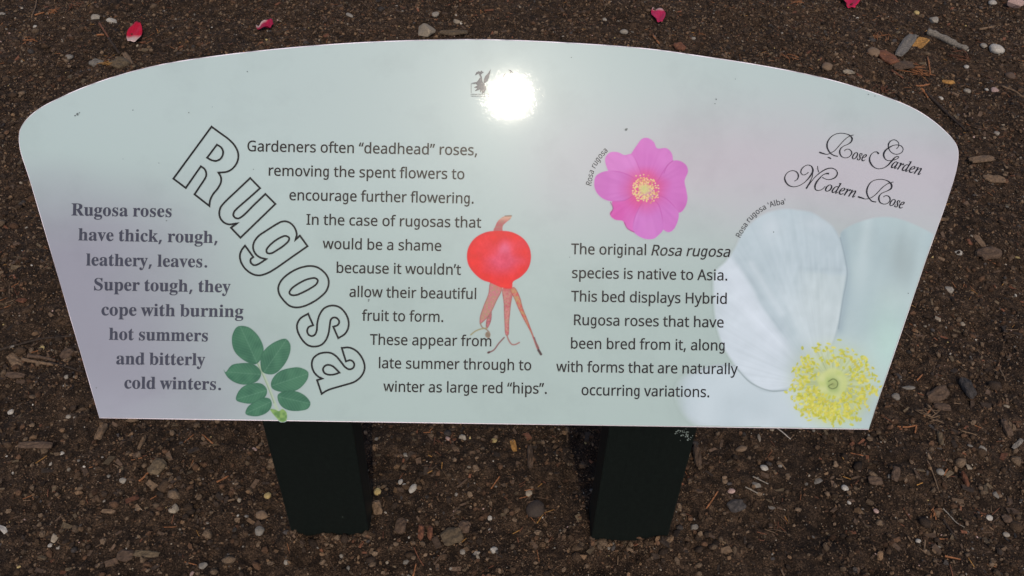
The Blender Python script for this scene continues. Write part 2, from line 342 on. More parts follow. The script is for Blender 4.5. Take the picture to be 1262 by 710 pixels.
# ---- lettering
def parse(s):
    d = {}
    for g in s.split(';'):
        h = g.split('|'); d[h[0][0]] = (int(h[0][1:]), [np.array(list(map(int, q.split())), float).reshape(-1, 2)/1000 for q in h[1:]])
    return d
SANS = parse("'180|128 573 112 366 68 366 52 573;,215|154 84 136 23 111 -42 85 -103 33 -103 49 -38 63 31 73 93 148 93;.215|58 43 61 69 72 85 88 94 107 97 126 94 142 85 153 69 157 43 153 18 142 2 126 -8 107 -11 88 -8 72 2 61 18;A512|437 0 368 177 141 177 73 0 0 0 224 575 289 575 512 0|282 415 274 438 263 473 255 500 247 468 238 438 230 415 165 241 346 241;G584|326 302 524 302 524 22 493 12 462 5 431 -1 398 -5 362 -7 323 -8 267 -4 217 8 173 28 136 55 105 89 81 130 63 176 52 229 49 286 53 343 65 395 84 442 111 482 145 517 186 544 233 564 286 577 346 581 377 580 407 577 437 572 465 565 491 557 516 547 489 484 457 497 421 508 382 515 342 517 298 514 259 505 225 489 195 468 170 441 150 409 136 373 127 332 124 286 127 243 134 202 146 166 164 133 187 106 216 84 251 68 292 58 340 55 404 59 452 68 452 238 326 238;H594|516 0 443 0 443 267 150 267 150 0 78 0 78 573 150 573 150 330 443 330 443 573 516 573;I272|239 0 32 0 32 42 99 57 99 515 32 531 32 573 239 573 239 531 172 515 172 57 239 42;R499|236 573 281 571 320 565 353 555 381 540 404 522 422 500 434 474 442 444 444 410 440 368 427 334 408 306 385 285 358 269 330 257 487 0 403 0 264 237 150 237 150 0 78 0 78 573|232 510 150 510 150 298 236 298 278 301 312 310 338 325 355 347 366 374 370 407 366 440 355 467 336 486 310 500 275 507;T446|259 0 187 0 187 509 8 509 8 573 437 573 437 509 259 509;a450|231 437 279 433 318 422 347 403 368 375 381 338 385 293 385 0 334 0 320 61 317 61 298 40 279 22 258 9 234 -1 206 -6 172 -8 136 -5 103 6 75 23 55 48 41 80 37 119 43 159 59 192 87 219 127 238 179 251 243 257 316 259 316 285 310 330 293 359 265 375 227 380 194 378 163 370 106 347 84 400 115 414 151 426 177 432 204 436|252 208 204 203 167 195 141 182 118 155 110 119 115 87 132 66 157 53 188 49 223 52 253 62 279 79 299 103 311 134 315 172 315 210;b493|139 461 138 410 135 373 139 373 161 398 189 419 213 429 240 435 272 437 322 431 365 412 401 381 428 338 444 283 449 215 447 168 439 127 427 91 410 61 390 36 365 17 337 3 306 -5 272 -8 240 -6 213 0 189 10 161 31 139 55 133 55 119 0 68 0 68 609 139 609|260 379 219 374 188 361 165 339 150 308 144 282 140 252 139 217 139 214 142 165 150 125 165 93 187 69 219 55 261 51 297 55 325 69 348 93 363 126 373 166 376 216 373 265 363 306 348 338 325 360 296 374;c385|241 -8 204 -5 170 2 139 15 112 34 88 58 69 87 55 123 47 165 44 213 47 262 56 305 71 342 90 372 114 396 142 415 174 428 208 435 245 438 278 436 309 431 336 424 358 415 337 356 292 370 244 376 204 371 172 358 148 335 131 303 123 277 119 247 117 213 119 181 123 152 131 126 148 94 172 71 202 58 240 53 273 55 302 60 351 78 351 15 328 5 304 -2 275 -7;d493|221 -8 171 -2 128 17 92 48 65 91 49 146 44 214 49 282 66 338 93 381 128 413 171 432 221 438 253 436 280 429 303 420 323 407 340 391 354 374 359 374 356 405 354 438 354 609 425 609 425 0 368 0 358 58 354 58 340 40 323 24 303 11 279 1 252 -6|232 51 273 55 305 67 328 88 343 117 352 154 355 200 355 213 352 263 343 304 329 336 306 360 274 375 231 379 196 374 168 359 146 334 130 300 120 260 117 213 120 165 130 125 146 93 168 69 197 55;e452|234 438 269 435 301 427 329 414 354 396 374 373 390 346 402 315 409 281 411 244 411 201 117 201 122 157 134 119 154 90 181 69 215 56 254 52 293 54 327 60 392 82 392 20 359 8 327 -1 292 -6 251 -8 212 -5 176 3 143 17 114 36 90 61 70 91 56 126 47 167 44 212 47 257 55 297 68 333 86 364 108 390 134 411 164 426 198 435|233 380 202 377 175 366 154 348 137 323 125 293 119 257 338 257 335 292 326 322 312 346 292 364 266 376;f276|266 375 158 375 158 0 87 0 87 375 12 375 12 408 87 432 87 457 89 492 95 522 104 547 124 577 152 597 186 609 227 613 274 609 310 599 292 544 262 552 228 556 197 550 175 532 162 502 158 458 158 430 266 430;g430|295 217 292 266 284 306 271 338 243 369 204 379 175 374 152 360 133 338 119 306 111 266 108 217 111 169 119 128 133 97 152 74 175 60 205 55 244 66 271 97 284 128 292 169|358 27 353 -32 339 -80 317 -119 285 -146 246 -162 197 -168 142 -162 84 -147 84 -78 146 -103 172 -110 197 -112 228 -109 252 -98 271 -81 284 -56 292 -24 295 18 295 20 295 68 277 36 253 14 225 1 190 -3 148 3 112 24 83 57 60 101 46 155 42 217 46 280 60 334 83 379 112 412 148 431 190 438 224 435 252 422 276 401 295 371 295 427 358 427;h496|139 431 138 399 135 370 140 370 155 391 174 407 196 420 221 429 247 435 273 437 306 435 335 430 360 421 391 400 413 370 423 344 429 314 431 280 431 0 361 0 361 275 358 307 351 333 338 353 308 372 265 379 222 374 189 360 166 338 150 308 144 283 140 254 139 222 139 0 68 0 68 609 139 609;i207|139 430 139 0 68 0 68 430|104 591 119 588 133 580 142 566 145 546 142 526 133 512 119 504 104 501 88 504 75 512 66 526 63 546 66 566 75 580 88 588;l207|139 0 68 0 68 609 139 609;m750|540 438 584 434 621 421 649 401 669 371 681 330 685 280 685 0 615 0 615 277 610 321 594 353 567 372 528 379 490 374 460 362 438 342 423 315 414 280 411 237 411 0 342 0 342 277 339 308 332 333 320 353 303 367 281 376 253 379 215 374 185 360 164 338 150 308 144 283 140 255 139 223 139 0 68 0 68 430 125 430 136 371 140 371 155 392 173 409 194 422 217 431 241 436 266 438 298 436 325 430 349 420 378 398 398 366 402 366 418 388 438 406 461 420 486 430 512 436;n496|275 438 322 434 361 421 391 401 413 371 426 330 431 280 431 0 361 0 361 275 358 307 351 333 338 353 308 372 265 379 222 374 189 361 166 338 151 308 142 269 139 223 139 0 68 0 68 430 125 430 136 371 140 371 156 392 175 409 198 422 222 431 248 436;o485|442 216 440 181 436 150 428 121 417 95 404 71 388 51 359 25 324 7 299 -1 271 -6 241 -8 200 -4 163 7 129 25 100 51 84 71 70 95 59 121 51 150 46 181 44 216 47 261 55 301 68 336 87 367 110 392 137 412 169 426 204 435 244 438 281 435 316 426 347 412 374 392 398 367 417 336 431 301 439 261|117 216 119 184 123 154 130 128 147 95 172 71 203 56 243 51 282 56 314 71 339 95 356 128 363 154 367 184 369 216 367 248 363 277 355 303 338 335 314 359 282 374 242 379 202 374 171 359 147 335 130 303 120 263;p493|273 438 322 432 365 413 401 383 428 339 444 284 449 216 447 170 439 129 427 93 410 62 390 37 365 17 337 3 306 -5 272 -8 241 -6 213 1 190 11 170 24 139 55 134 55 137 20 139 -16 139 -192 68 -192 68 430 126 430 136 371 139 371 153 389 170 405 189 419 213 429 240 436|260 379 221 374 190 362 167 342 152 313 145 289 141 261 139 229 139 216 140 182 144 152 150 126 165 93 188 70 220 55 261 51 297 56 326 72 348 98 364 131 371 157 375 186 376 217 373 262 363 302 348 334 325 359 296 374;r331|269 438 295 437 319 433 310 368 287 372 264 374 240 371 217 363 195 351 176 334 161 313 149 289 141 261 139 229 139 0 68 0 68 430 126 430 134 351 137 351 152 374 170 395 191 413 214 426 240 435;s384|348 119 343 80 327 49 302 24 268 6 241 -2 210 -6 176 -8 135 -6 99 -1 68 8 42 19 42 83 104 60 141 52 178 49 224 53 256 66 274 86 280 112 278 128 271 141 259 154 239 167 174 196 103 228 76 245 57 266 45 292 41 324 46 358 61 386 85 408 118 425 157 435 202 438 240 436 275 430 308 421 339 409 315 353 258 372 228 378 197 380 159 377 131 366 114 350 108 328 111 312 119 298 133 286 154 274 219 246 289 215 314 197 333 176 344 150;t289|212 50 245 53 272 59 272 5 240 -4 200 -8 167 -5 138 4 112 20 91 44 82 66 76 93 74 125 74 375 13 375 13 409 75 437 103 528 144 528 144 430 269 430 269 375 144 375 144 127 149 93 163 69 185 54;u496|427 430 427 0 370 0 359 57 356 57 340 36 321 20 298 8 273 -1 247 -6 220 -8 187 -6 159 -1 134 8 103 29 81 59 71 85 65 114 63 148 63 430 135 430 135 153 137 122 145 96 158 76 188 57 230 51 273 55 306 69 330 91 345 121 352 146 356 175 357 206 357 430;v407|163 0 0 430 75 430 167 176 180 137 193 96 201 63 204 63 214 96 227 138 241 176 332 430 407 430 244 0;w630|346 243 336 276 328 308 321 335 316 357 313 357 308 335 302 307 294 275 284 242 207 1 127 1 9 431 82 431 141 201 153 154 163 109 169 73 172 73 178 97 185 128 193 160 201 188 277 431 354 431 428 188 440 149 451 109 457 74 460 74 466 108 477 153 489 201 549 431 621 431 502 1 419 1;y409|1 430 76 430 169 185 184 144 196 105 205 68 209 68 224 121 245 186 333 430 409 430 224 -59 207 -97 188 -130 165 -156 138 -176 106 -188 67 -192 34 -190 9 -186 9 -130 30 -133 56 -135 79 -132 99 -126 116 -114 130 -99 142 -80 152 -59 174 -2;’140|131 564 112 503 88 437 62 376 10 376 21 424 32 476 42 527 50 573 125 573;“288|278 573 263 507 249 438 238 376 162 376 156 385 175 445 200 511 226 573|130 573 115 507 100 438 90 376 14 376 10 385 28 445 53 511 79 573;”288|278 564 260 503 235 437 209 376 156 376 172 441 186 510 197 573 273 573|130 564 111 503 87 437 61 376 10 376 21 424 32 476 41 527 49 573 124 573")
SERIF = parse('R473|15 0 15 17 45 22 62 32 72 50 75 81 75 379 71 406 62 424 44 434 16 439 16 455 217 455 278 452 329 442 367 426 395 403 412 372 417 334 406 285 372 248 315 224 432 50 452 26 463 19 478 17 480 17 480 0 338 0 201 212 182 212 182 81 185 50 194 32 212 22 242 17 242 0|182 234 203 234 235 236 261 245 280 258 293 278 301 304 304 336 295 389 268 421 224 431 202 429 190 422 184 409 182 385;S390|43 -11 43 158 62 158 75 113 91 77 111 50 136 30 164 19 197 15 231 20 257 36 273 60 279 89 273 117 255 140 225 160 163 191 127 210 99 231 77 253 62 276 53 302 50 332 54 370 67 403 88 429 115 449 148 462 185 466 229 461 282 448 291 446 300 445 313 450 320 466 339 466 339 319 322 319 310 354 293 385 272 410 248 429 222 441 194 445 163 440 140 426 125 406 120 380 124 356 137 336 159 319 189 303 253 273 290 253 317 233 337 211 350 188 357 162 359 133 354 93 339 58 314 29 281 8 254 -2 225 -8 192 -10 158 -8 126 1 98 9 85 12 75 11 69 7 61 -11;a344|255 -10 216 1 200 35 168 11 133 -4 95 -9 64 -4 40 11 25 34 20 63 25 91 39 115 63 136 98 155 143 173 199 190 199 241 196 266 187 282 171 292 148 296 115 290 104 274 113 257 121 243 123 231 120 215 110 202 95 194 77 191 59 194 45 203 36 218 33 236 37 259 49 278 69 295 95 308 126 316 162 318 205 315 239 307 263 292 280 271 290 244 293 210 293 62 295 40 298 36 304 34 320 42 329 28 306 7 281 -6|151 34 174 41 187 50 199 63 199 169 154 151 127 123 118 84 126 46;b361|43 -11 43 388 41 414 37 428 26 436 8 439 8 455 138 455 138 279 162 301 190 314 221 318 254 313 284 299 308 276 326 245 335 221 340 195 342 166 340 133 333 103 323 75 308 51 291 30 270 13 246 0 220 -8 192 -10 162 -6 133 7 105 28 53 -11|183 14 213 23 232 49 239 77 244 114 245 160 244 197 239 228 231 251 212 273 184 280 169 277 155 270 144 257 138 242 138 69 149 28;c293|156 -10 119 -5 87 11 59 35 38 68 28 93 21 120 19 150 22 181 29 210 40 237 55 260 74 280 96 297 120 309 146 317 175 319 218 314 250 298 271 275 277 245 275 228 266 215 253 207 236 204 206 216 196 251 197 261 197 271 190 290 169 297 138 285 118 248 112 187 115 142 123 105 137 76 166 48 204 38 239 47 271 72 285 60 248 21 205 -2;d370|140 -10 107 -5 78 10 53 35 35 66 26 91 21 118 19 147 21 180 27 210 36 237 55 272 81 297 112 313 146 318 175 314 201 301 223 280 223 401 220 419 212 430 198 437 176 439 176 455 319 455 319 75 320 54 325 41 335 32 353 28 353 11 315 8 271 1 223 -10 223 39 201 12 173 -5|171 28 187 31 202 41 215 56 223 76 223 242 217 257 206 270 191 278 174 281 147 273 130 250 123 225 119 193 118 153 119 115 123 83 130 58 146 36;e301|154 -10 117 -5 85 10 58 35 37 69 27 95 21 125 19 157 21 187 28 215 38 240 59 273 87 298 120 313 157 318 193 314 224 301 249 280 268 251 279 216 283 173 283 166 117 166 127 97 154 56 199 42 225 47 248 62 270 86 285 73 248 27 205 -1|116 192 201 192 201 215 199 252 193 277 181 292 161 297 136 286 121 255 116 203;g327|146 -140 106 -138 73 -132 48 -122 22 -100 14 -75 28 -46 69 -26 35 -1 24 30 28 54 42 74 67 92 102 110 58 135 31 169 22 212 27 242 40 268 60 289 88 305 120 315 157 318 196 315 233 304 317 304 317 268 268 268 286 237 291 203 288 176 276 151 258 131 234 116 205 106 172 103 157 103 142 104 126 102 112 94 104 84 101 71 111 55 141 49 175 49 208 48 236 45 259 40 285 29 303 13 312 -9 316 -37 311 -67 296 -92 272 -113 239 -128 197 -137|157 124 178 130 190 146 197 173 199 211 197 249 190 276 178 292 157 297 137 292 124 276 117 249 114 211 117 173 124 146 137 130|161 -116 218 -111 252 -94 263 -66 260 -51 249 -41 231 -36 205 -34 97 -34 79 -52 73 -73 79 -89 95 -103 122 -113;h381|18 0 18 16 35 19 45 26 51 37 52 56 52 399 51 417 46 429 36 437 19 440 19 455 148 455 148 267 175 295 207 313 243 318 292 306 321 271 330 212 330 56 332 38 337 26 347 19 363 16 363 0 202 0 202 16 207 16 228 26 235 56 235 217 234 241 229 258 219 268 203 271 173 262 148 235 148 56 149 38 154 26 164 19 180 16 180 0;i198|101 362 81 366 65 376 54 393 50 412 54 432 65 449 81 460 101 463 120 460 137 449 147 432 151 412 147 393 136 376 120 366|18 0 18 16 35 19 45 26 51 37 52 56 52 252 51 272 47 285 37 291 20 293 21 310 148 310 148 56 150 38 154 26 164 19 180 16 180 0;k359|17 0 17 16 35 19 45 26 51 38 52 56 52 398 51 417 47 429 38 436 20 439 21 455 148 455 148 169 227 248 240 264 244 278 235 290 209 293 206 293 206 310 345 310 345 293 308 284 275 260 222 209 346 34 360 21 376 16 376 0 211 0 211 16 217 16 234 20 239 32 232 49 163 147 148 134 148 56 149 38 154 26 164 19 180 16 180 0;l199|18 0 18 16 35 19 45 26 51 37 52 56 52 398 51 417 47 429 38 436 20 439 20 455 148 455 148 56 150 38 154 26 164 19 180 16 180 0;m554|18 0 18 16 35 19 45 26 51 37 52 56 52 253 51 271 46 284 36 291 19 294 19 310 146 310 146 265 173 294 204 312 237 318 277 312 305 293 320 261 348 293 381 312 418 318 465 306 494 271 504 212 504 56 505 38 510 26 520 19 536 16 536 0 377 0 377 16 393 19 403 26 408 38 410 56 410 217 408 241 404 258 394 268 377 271 349 263 324 237 324 56 326 38 331 26 340 19 356 16 356 0 199 0 199 16 215 19 225 26 230 38 232 56 232 217 230 241 226 258 216 268 199 271 170 262 146 235 146 56 148 38 152 27 162 19 177 16 177 0;n381|18 0 18 16 35 19 45 26 51 37 52 56 52 253 51 271 46 284 36 291 19 294 19 310 148 310 148 267 175 296 207 313 243 318 292 306 321 271 330 212 330 56 332 38 337 26 347 19 363 16 363 0 202 0 202 16 207 16 228 26 235 56 235 217 234 241 229 258 219 268 203 271 173 262 148 235 148 56 149 38 154 26 164 19 180 16 180 0;o336|169 -10 140 -8 114 -1 90 11 60 37 38 70 27 96 21 124 19 154 21 184 27 213 38 239 60 272 90 297 114 309 140 316 168 318 209 313 245 298 275 273 298 240 308 214 315 185 317 154 315 123 308 94 298 69 275 36 245 11 210 -5|169 11 193 18 209 39 214 56 217 81 220 154 218 206 214 245 208 271 192 292 169 299 144 292 128 271 122 245 118 206 117 154 120 82 123 56 128 39 144 18;p371|17 -139 17 -124 31 -122 40 -117 47 -110 50 -101 52 -64 52 243 51 269 46 283 37 291 19 295 19 310 143 310 143 263 166 294 195 313 230 319 264 314 293 298 317 274 335 241 343 216 348 189 350 160 348 128 343 99 334 72 316 38 291 12 261 -5 227 -10 196 -5 170 9 148 32 148 -58 152 -99 158 -110 167 -118 197 -123 197 -139|195 28 222 36 239 59 247 84 251 116 253 154 251 192 247 223 241 248 225 270 199 278 171 267 148 235 148 69 167 38;r287|18 0 18 16 35 19 45 26 51 37 52 56 52 252 51 273 46 285 37 291 20 293 21 310 146 310 146 252 165 280 187 301 210 314 233 318 258 315 275 304 286 287 289 266 287 248 278 234 265 225 248 222 233 224 222 231 207 250 199 257 189 260 175 255 162 241 152 220 149 192 149 56 152 37 159 25 173 19 197 16 197 0;s288|151 -10 122 -6 87 6 73 9 60 4 51 -9 36 -9 36 105 53 105 66 68 87 39 112 21 140 15 162 18 179 27 189 40 192 58 183 84 156 105 107 130 76 148 54 169 41 193 37 220 44 259 65 291 86 306 111 316 141 319 166 316 199 308 206 306 213 305 223 308 230 319 244 319 244 222 228 222 215 254 196 277 174 291 149 296 130 294 116 286 108 274 105 259 107 244 115 232 128 222 146 212 191 189 221 172 241 151 253 127 257 95 254 65 244 39 228 18 206 2 181 -7;t228|124 -9 89 -4 66 10 53 36 48 71 48 279 20 279 20 300 88 369 112 398 129 424 144 424 144 310 208 310 208 279 144 279 144 82 146 64 149 51 157 43 168 40 189 49 206 75 222 66 198 24 165 -1;u375|131 -10 91 -3 65 17 54 38 48 65 46 97 46 248 44 268 39 282 29 291 11 294 11 310 142 310 142 74 144 58 151 46 162 38 177 36 205 43 228 66 228 248 226 269 221 283 209 291 189 294 189 310 324 310 324 70 326 51 331 39 342 33 360 30 360 13 321 10 277 3 228 -10 228 40 209 19 186 3 160 -7;v306|142 -10 38 248 22 281 12 290 -3 293 -3 310 164 310 164 294 156 294 136 290 129 276 130 268 185 122 236 253 241 272 232 289 203 294 203 310 305 310 305 295 289 289 278 279 260 243 160 -10;w435|122 -10 17 265 6 284 -1 290 -11 293 -11 310 138 310 138 293 120 289 116 284 114 276 116 266 120 253 167 127 211 235 201 266 190 288 181 293 168 295 168 310 323 310 323 293 302 288 296 276 296 269 298 262 336 141 382 256 387 275 385 283 380 289 356 295 356 310 445 310 445 295 433 292 425 284 412 258 304 -10 289 -10 223 197 140 -10;y300|52 -140 29 -137 10 -125 -3 -107 -7 -84 -4 -67 5 -53 18 -43 36 -40 51 -42 64 -49 72 -61 75 -76 74 -81 74 -87 77 -96 86 -99 99 -92 114 -74 129 -44 140 -5 36 251 25 275 15 287 8 292 -3 293 -5 293 -5 310 162 310 162 293 136 289 130 284 128 275 130 267 133 257 185 119 230 241 236 260 238 274 236 284 229 289 203 293 203 310 300 310 300 293 287 290 277 281 259 242 162 -24 145 -65 129 -96 113 -117 95 -131 76 -138')
SCRIPT = parse('o351|105 -8 75 -5 48 5 26 22 9 44 -1 71 -4 102 0 140 14 178 27 203 43 226 61 247 82 267 104 284 128 298 165 312 201 316 234 313 261 303 283 286 300 264 310 237 314 206 310 172 299 138 282 105 260 73 233 46 203 23 171 6 139 -5|113 11 140 17 166 32 190 55 211 85 229 119 243 155 252 192 255 226 248 267 229 291 197 299 165 291 132 268 112 244 94 216 78 183 66 149 58 115 56 83 60 52 71 30 89 16;s248|78 -8 53 -6 32 -1 6 6 -4 4 -9 -4 -22 -4 -7 106 4 105 10 65 24 35 45 16 71 10 93 14 110 26 122 45 126 69 120 93 104 120 83 147 63 175 46 206 41 222 40 238 46 269 63 294 90 311 123 316 147 315 166 310 193 302 205 305 209 314 220 314 207 214 195 214 184 261 163 289 130 299 115 296 102 287 94 275 91 261 97 237 116 208 136 181 155 154 173 122 178 105 179 89 176 63 166 40 151 20 130 5 106 -5;e287|89 -7 50 0 21 21 7 42 -1 68 -4 99 -1 131 9 165 25 199 46 231 72 259 101 283 132 302 164 313 195 316 222 313 242 303 254 287 258 266 252 239 236 213 208 189 170 169 121 153 61 142 57 118 56 98 63 58 84 34 119 26 151 32 185 50 221 81 231 71 209 47 187 27 165 12 128 -2|64 158 106 167 140 180 168 199 188 221 200 245 204 271 198 291 180 298 159 294 137 280 115 258 95 230 78 196;a342|50 -8 26 -3 8 10 -3 33 -7 64 -4 101 4 138 18 175 38 211 62 244 90 274 121 298 152 312 183 316 217 307 232 280 241 309 292 309 231 90 222 44 224 37 233 35 252 46 282 80 291 72 256 27 224 1 195 -8 175 0 168 23 170 42 178 74 191 118 166 79 142 48 119 23 85 0|82 33 98 37 116 48 134 65 152 87 185 141 199 171 210 201 217 230 219 257 210 288 185 299 154 291 124 266 105 241 88 211 74 175 58 122 53 73 60 43;r224|-13 0 46 209 56 259 53 272 47 279 13 284 15 297 59 304 90 310 118 316 124 314 124 308 89 179 137 255 177 301 208 316 220 314 229 307 235 297 237 283 234 266 226 253 214 243 200 240 189 242 180 248 173 257 170 268 130 218 95 157 65 84 41 0;d355|61 -8 32 -3 10 13 -4 39 -9 73 -5 107 5 143 16 168 29 193 44 217 61 240 80 260 99 279 122 296 146 307 169 314 192 316 225 311 242 293 273 416 275 426 275 436 274 445 268 451 243 455 233 455 236 467 276 472 306 479 338 487 343 485 345 480 344 473 343 468 240 81 236 60 234 44 238 34 250 30 273 43 306 81 317 72 297 47 279 27 263 11 240 -3 217 -8 191 1 183 27 185 48 191 76 201 112 178 75 155 45 133 21 99 -1|91 28 109 31 127 43 146 62 165 85 199 142 223 204 229 233 232 259 229 277 223 289 212 298 198 300 165 292 132 268 111 244 92 214 75 178 62 141 54 108 51 78 54 57 62 41 74 31;n364|222 -9 208 -6 198 1 191 12 189 28 192 49 201 86 216 140 231 195 239 233 242 254 238 269 225 275 211 272 195 263 159 232 123 189 93 142 76 105 59 58 42 0 -12 0 53 221 62 263 60 273 53 280 41 284 23 285 17 285 19 297 67 303 100 310 130 316 133 314 133 308 93 177 126 220 158 254 188 281 216 300 241 311 263 315 292 306 302 278 300 252 293 222 254 88 247 64 245 49 249 37 259 34 282 48 312 91 322 83 290 32 256 1')
for ch in ',.’': SERIF[ch] = (int(SANS[ch][0]*.92), [p*np.array([1.0, .82]) for p in SANS[ch][1]])

def layout(text, font, space):
    x = 0; L = []
    for ch in text:
        if ch == ' ': x += space; continue
        a, lo = font[ch]; L.append([p + np.array([x, 0]) for p in lo]); x += a/1000
    return L
def text_line(text, font, x0, y0, x1, y1, em, space=.209, shear=0, warp=None):
    L = layout(text, font, space)
    if warp: L = [[np.stack([p[:, 0], np.where(p[:, 1] > warp[0], warp[0]*warp[1] + (p[:, 1] - warp[0])*warp[2], p[:, 1]*warp[1])], -1) for p in g] for g in L]
    L = [[np.stack([p[:, 0] + shear*p[:, 1], p[:, 1]], -1) for p in g] for g in L]
    lo = min(p[:, 0].min() for g in L for p in g); hi = max(p[:, 0].max() for g in L for p in g)
    d = np.array([x1 - x0, y1 - y0]); ln = np.linalg.norm(d); d /= ln; up = np.array([d[1], -d[0]]); sx = ln/(hi - lo)
    return [[np.array([x0, y0]) + ((p[:, :1] - lo)*sx)*d + p[:, 1:]*em*up for p in g] for g in L]
def text_arc(text, font, path, em, shear=0, space=.209):
    P = smooth_path(path, False, 10); sg = np.linalg.norm(np.diff(P, axis=0), axis=1); cum = np.concatenate([[0], np.cumsum(sg)])
    tot = sum(space if c == ' ' else font[c][0]/1000 for c in text); sx = cum[-1]/tot
    x = 0; L = []
    for ch in text:
        if ch == ' ': x += space; continue
        a, lo = font[ch]; mid = (x + a/2000)*sx
        k = min(np.searchsorted(cum, mid), len(cum) - 1); k = max(k, 1)
        t = (mid - cum[k - 1])/sg[k - 1]; q = P[k - 1] + (P[k] - P[k - 1])*t; d = unit(P[k] - P[k - 1]); up = np.array([d[1], -d[0]])
        L.append([q + ((p[:, :1] + shear*p[:, 1:] - a/2000)*sx)*d + p[:, 1:]*em*up for p in lo])
        x += a/1000
    return L
def fill_loops(name, loops, grow):
    cu = bpy.data.curves.new(name, 'CURVE'); cu.dimensions = '2D'; cu.fill_mode = 'BOTH'; cu.offset = grow
    for p in loops:
        u, w = S(p[:, 0], p[:, 1]); s = cu.splines.new('POLY'); s.points.add(len(u) - 1); s.use_cyclic_u = True
        s.points.foreach_set('co', np.stack([u, w, np.zeros_like(u), np.ones_like(u)], -1).astype(np.float32).ravel())
    t = bpy.data.objects.new(name, cu); C.objects.link(t)
    me = bpy.data.meshes.new_from_object(t); bpy.data.objects.remove(t); bpy.data.curves.remove(cu)
    vs = np.empty(len(me.vertices)*3, np.float32); me.vertices.foreach_get('co', vs); vs = vs.reshape(-1, 3)
    fs = [tuple(q.vertices) for q in me.polygons]; bpy.data.meshes.remove(me)
    return vs, fs
def print_shape(name, groups, colour, z=.0006, grow=0.0):
    VS, FS, o = [], [], 0
    for k, g in enumerate(groups):
        vs, fs = fill_loops(name, g, grow)
        if not len(vs): continue
        vs[:, 2] = z + .000003*(k % 3); VS.append(vs); FS += [tuple(i + o for i in q) for q in fs]; o += len(vs)
    vs, fs = np.concatenate(VS), FS
    A = vs[:, :2]
    fs = [q if sum(A[q[i]][0]*A[q[(i + 1) % len(q)]][1] - A[q[(i + 1) % len(q)]][0]*A[q[i]][1] for i in range(len(q))) > 0 else q[::-1] for q in fs]
    return mesh_obj(name, vs, fs, PRINT, panel, tint=ink(colour))
def ribbon(P, w, closed=False):
    """polyline -> outline loops of a pen stroke with mitred joins"""
    P = np.asarray(P, float); m = len(P); w = np.broadcast_to(np.asarray(w, float), (m,))/2
    d = np.roll(P, -1, 0) - P
    if not closed: d[-1] = d[-2]
    d /= np.maximum(np.linalg.norm(d, axis=1), 1e-9)[:, None]; dp = np.roll(d, 1, 0)
    if not closed: dp[0] = d[0]
    n1 = np.stack([-d[:, 1], d[:, 0]], -1); n0 = np.stack([-dp[:, 1], dp[:, 0]], -1); b = n0 + n1
    b /= np.maximum(np.linalg.norm(b, axis=1), 1e-6)[:, None]; k = 1/np.clip((b*n1).sum(1), .35, 1)
    A, B = P + b*(w*k)[:, None], P - b*(w*k)[:, None]
    return A, B
def ribbon_mesh(name, strokes, colour, z):
    V, Q = [], []; o = 0
    for P, w, closed in strokes:
        A, B = ribbon(P, w, closed); m = len(A)
        for R in (A, B):
            u, q = S(R[:, 0], R[:, 1]); V.append(np.stack([u, q, np.full_like(u, z)], -1))
        for i in range(m if closed else m - 1):
            j = (i + 1) % m; Q.append((o + i, o + j, o + m + j, o + m + i))
        o += 2*m; z += .000004
    V = np.concatenate(V); Q = np.array(Q)
    a = V[Q]; e1 = a[:, 1] - a[:, 0]; e2 = a[:, 2] - a[:, 0]; flip = (e1[:, 0]*e2[:, 1] - e1[:, 1]*e2[:, 0]) < 0
    Q[flip] = Q[flip][:, ::-1]
    return mesh_obj(name, V, Q, PRINT, panel, tint=ink(colour))

fruit = [("Gardeners often “deadhead” roses,", 305.1, 186.4, 587.7, 191.5), ("removing the spent flowers to", 331.4, 216.5, 572.1, 221.0),
         ("encourage further flowering.", 356.8, 246.7, 583.5, 250.9), ("In the case of rugosas that", 377.9, 276.9, 592.8, 280.7),
         ("would be a shame", 397.9, 306.7, 543.6, 309.3), ("because it wouldn’t", 415, 336.3, 567.8, 338.8), ("allow their beautiful", 430.8, 365.9, 586.6, 368.6),
         ("fruit to form.", 446.2, 395.2, 546.1, 396.8), ("These appear from", 456.1, 424.8, 605.3, 426.8), ("late summer through to", 467.1, 453.7, 654.5, 456.4),
         ("winter as large red “hips”.", 472.6, 482.6, 673.7, 485.3)]
species = [("The original", 704.1, 313.2, 796, 314.5), ("species is native to Asia.", 705.1, 342.6, 896, 345.7), ("This bed displays Hybrid", 704.1, 371.4, 895.3, 374.6),
           ("Rugosa roses that have", 707.5, 400.6, 891.5, 403.6), ("been bred from it, along", 703.7, 429.5, 892.7, 432.1),
           ("with forms that are naturally", 685.6, 458.2, 908.9, 461.2), ("occurring variations.", 716.8, 486.9, 873.8, 489.5)]
cold = [("Rugosa roses", 88.3, 265.5, 211.5, 267.6), ("have thick, rough,", 96.8, 296.2, 268, 299.6), ("leathery, leaves.", 106.4, 327.2, 255.4, 329.6),
        ("Super tough, they", 116.2, 357.6, 284.1, 360.4), ("cope with burning", 125.2, 388.6, 299.9, 390.9), ("hot summers", 134.5, 418.7, 256.2, 420.8),
        ("and bitterly", 143.5, 448.9, 252.8, 450.3), ("cold winters.", 153.4, 478.7, 272.4, 480.6)]
SE = 22.6
L = [];
for t, *a in fruit: L += text_line(t, SANS, *a, SE)
print_shape('paragraph_lettering', L, (24, 30, 31), grow=.0002)
L = []
for t, *a in species: L += text_line(t, SANS, *a, SE)
L += text_line("Rosa rugosa", SANS, 802.8, 314.7, 899.8, 316.8, SE, shear=.21)
print_shape('paragraph_lettering', L, (30, 35, 37), grow=.0002)
L = []
for t, *a in cold: L += text_line(t, SERIF, *a, 31.5, space=.16, warp=(.318, 1.06, .96))
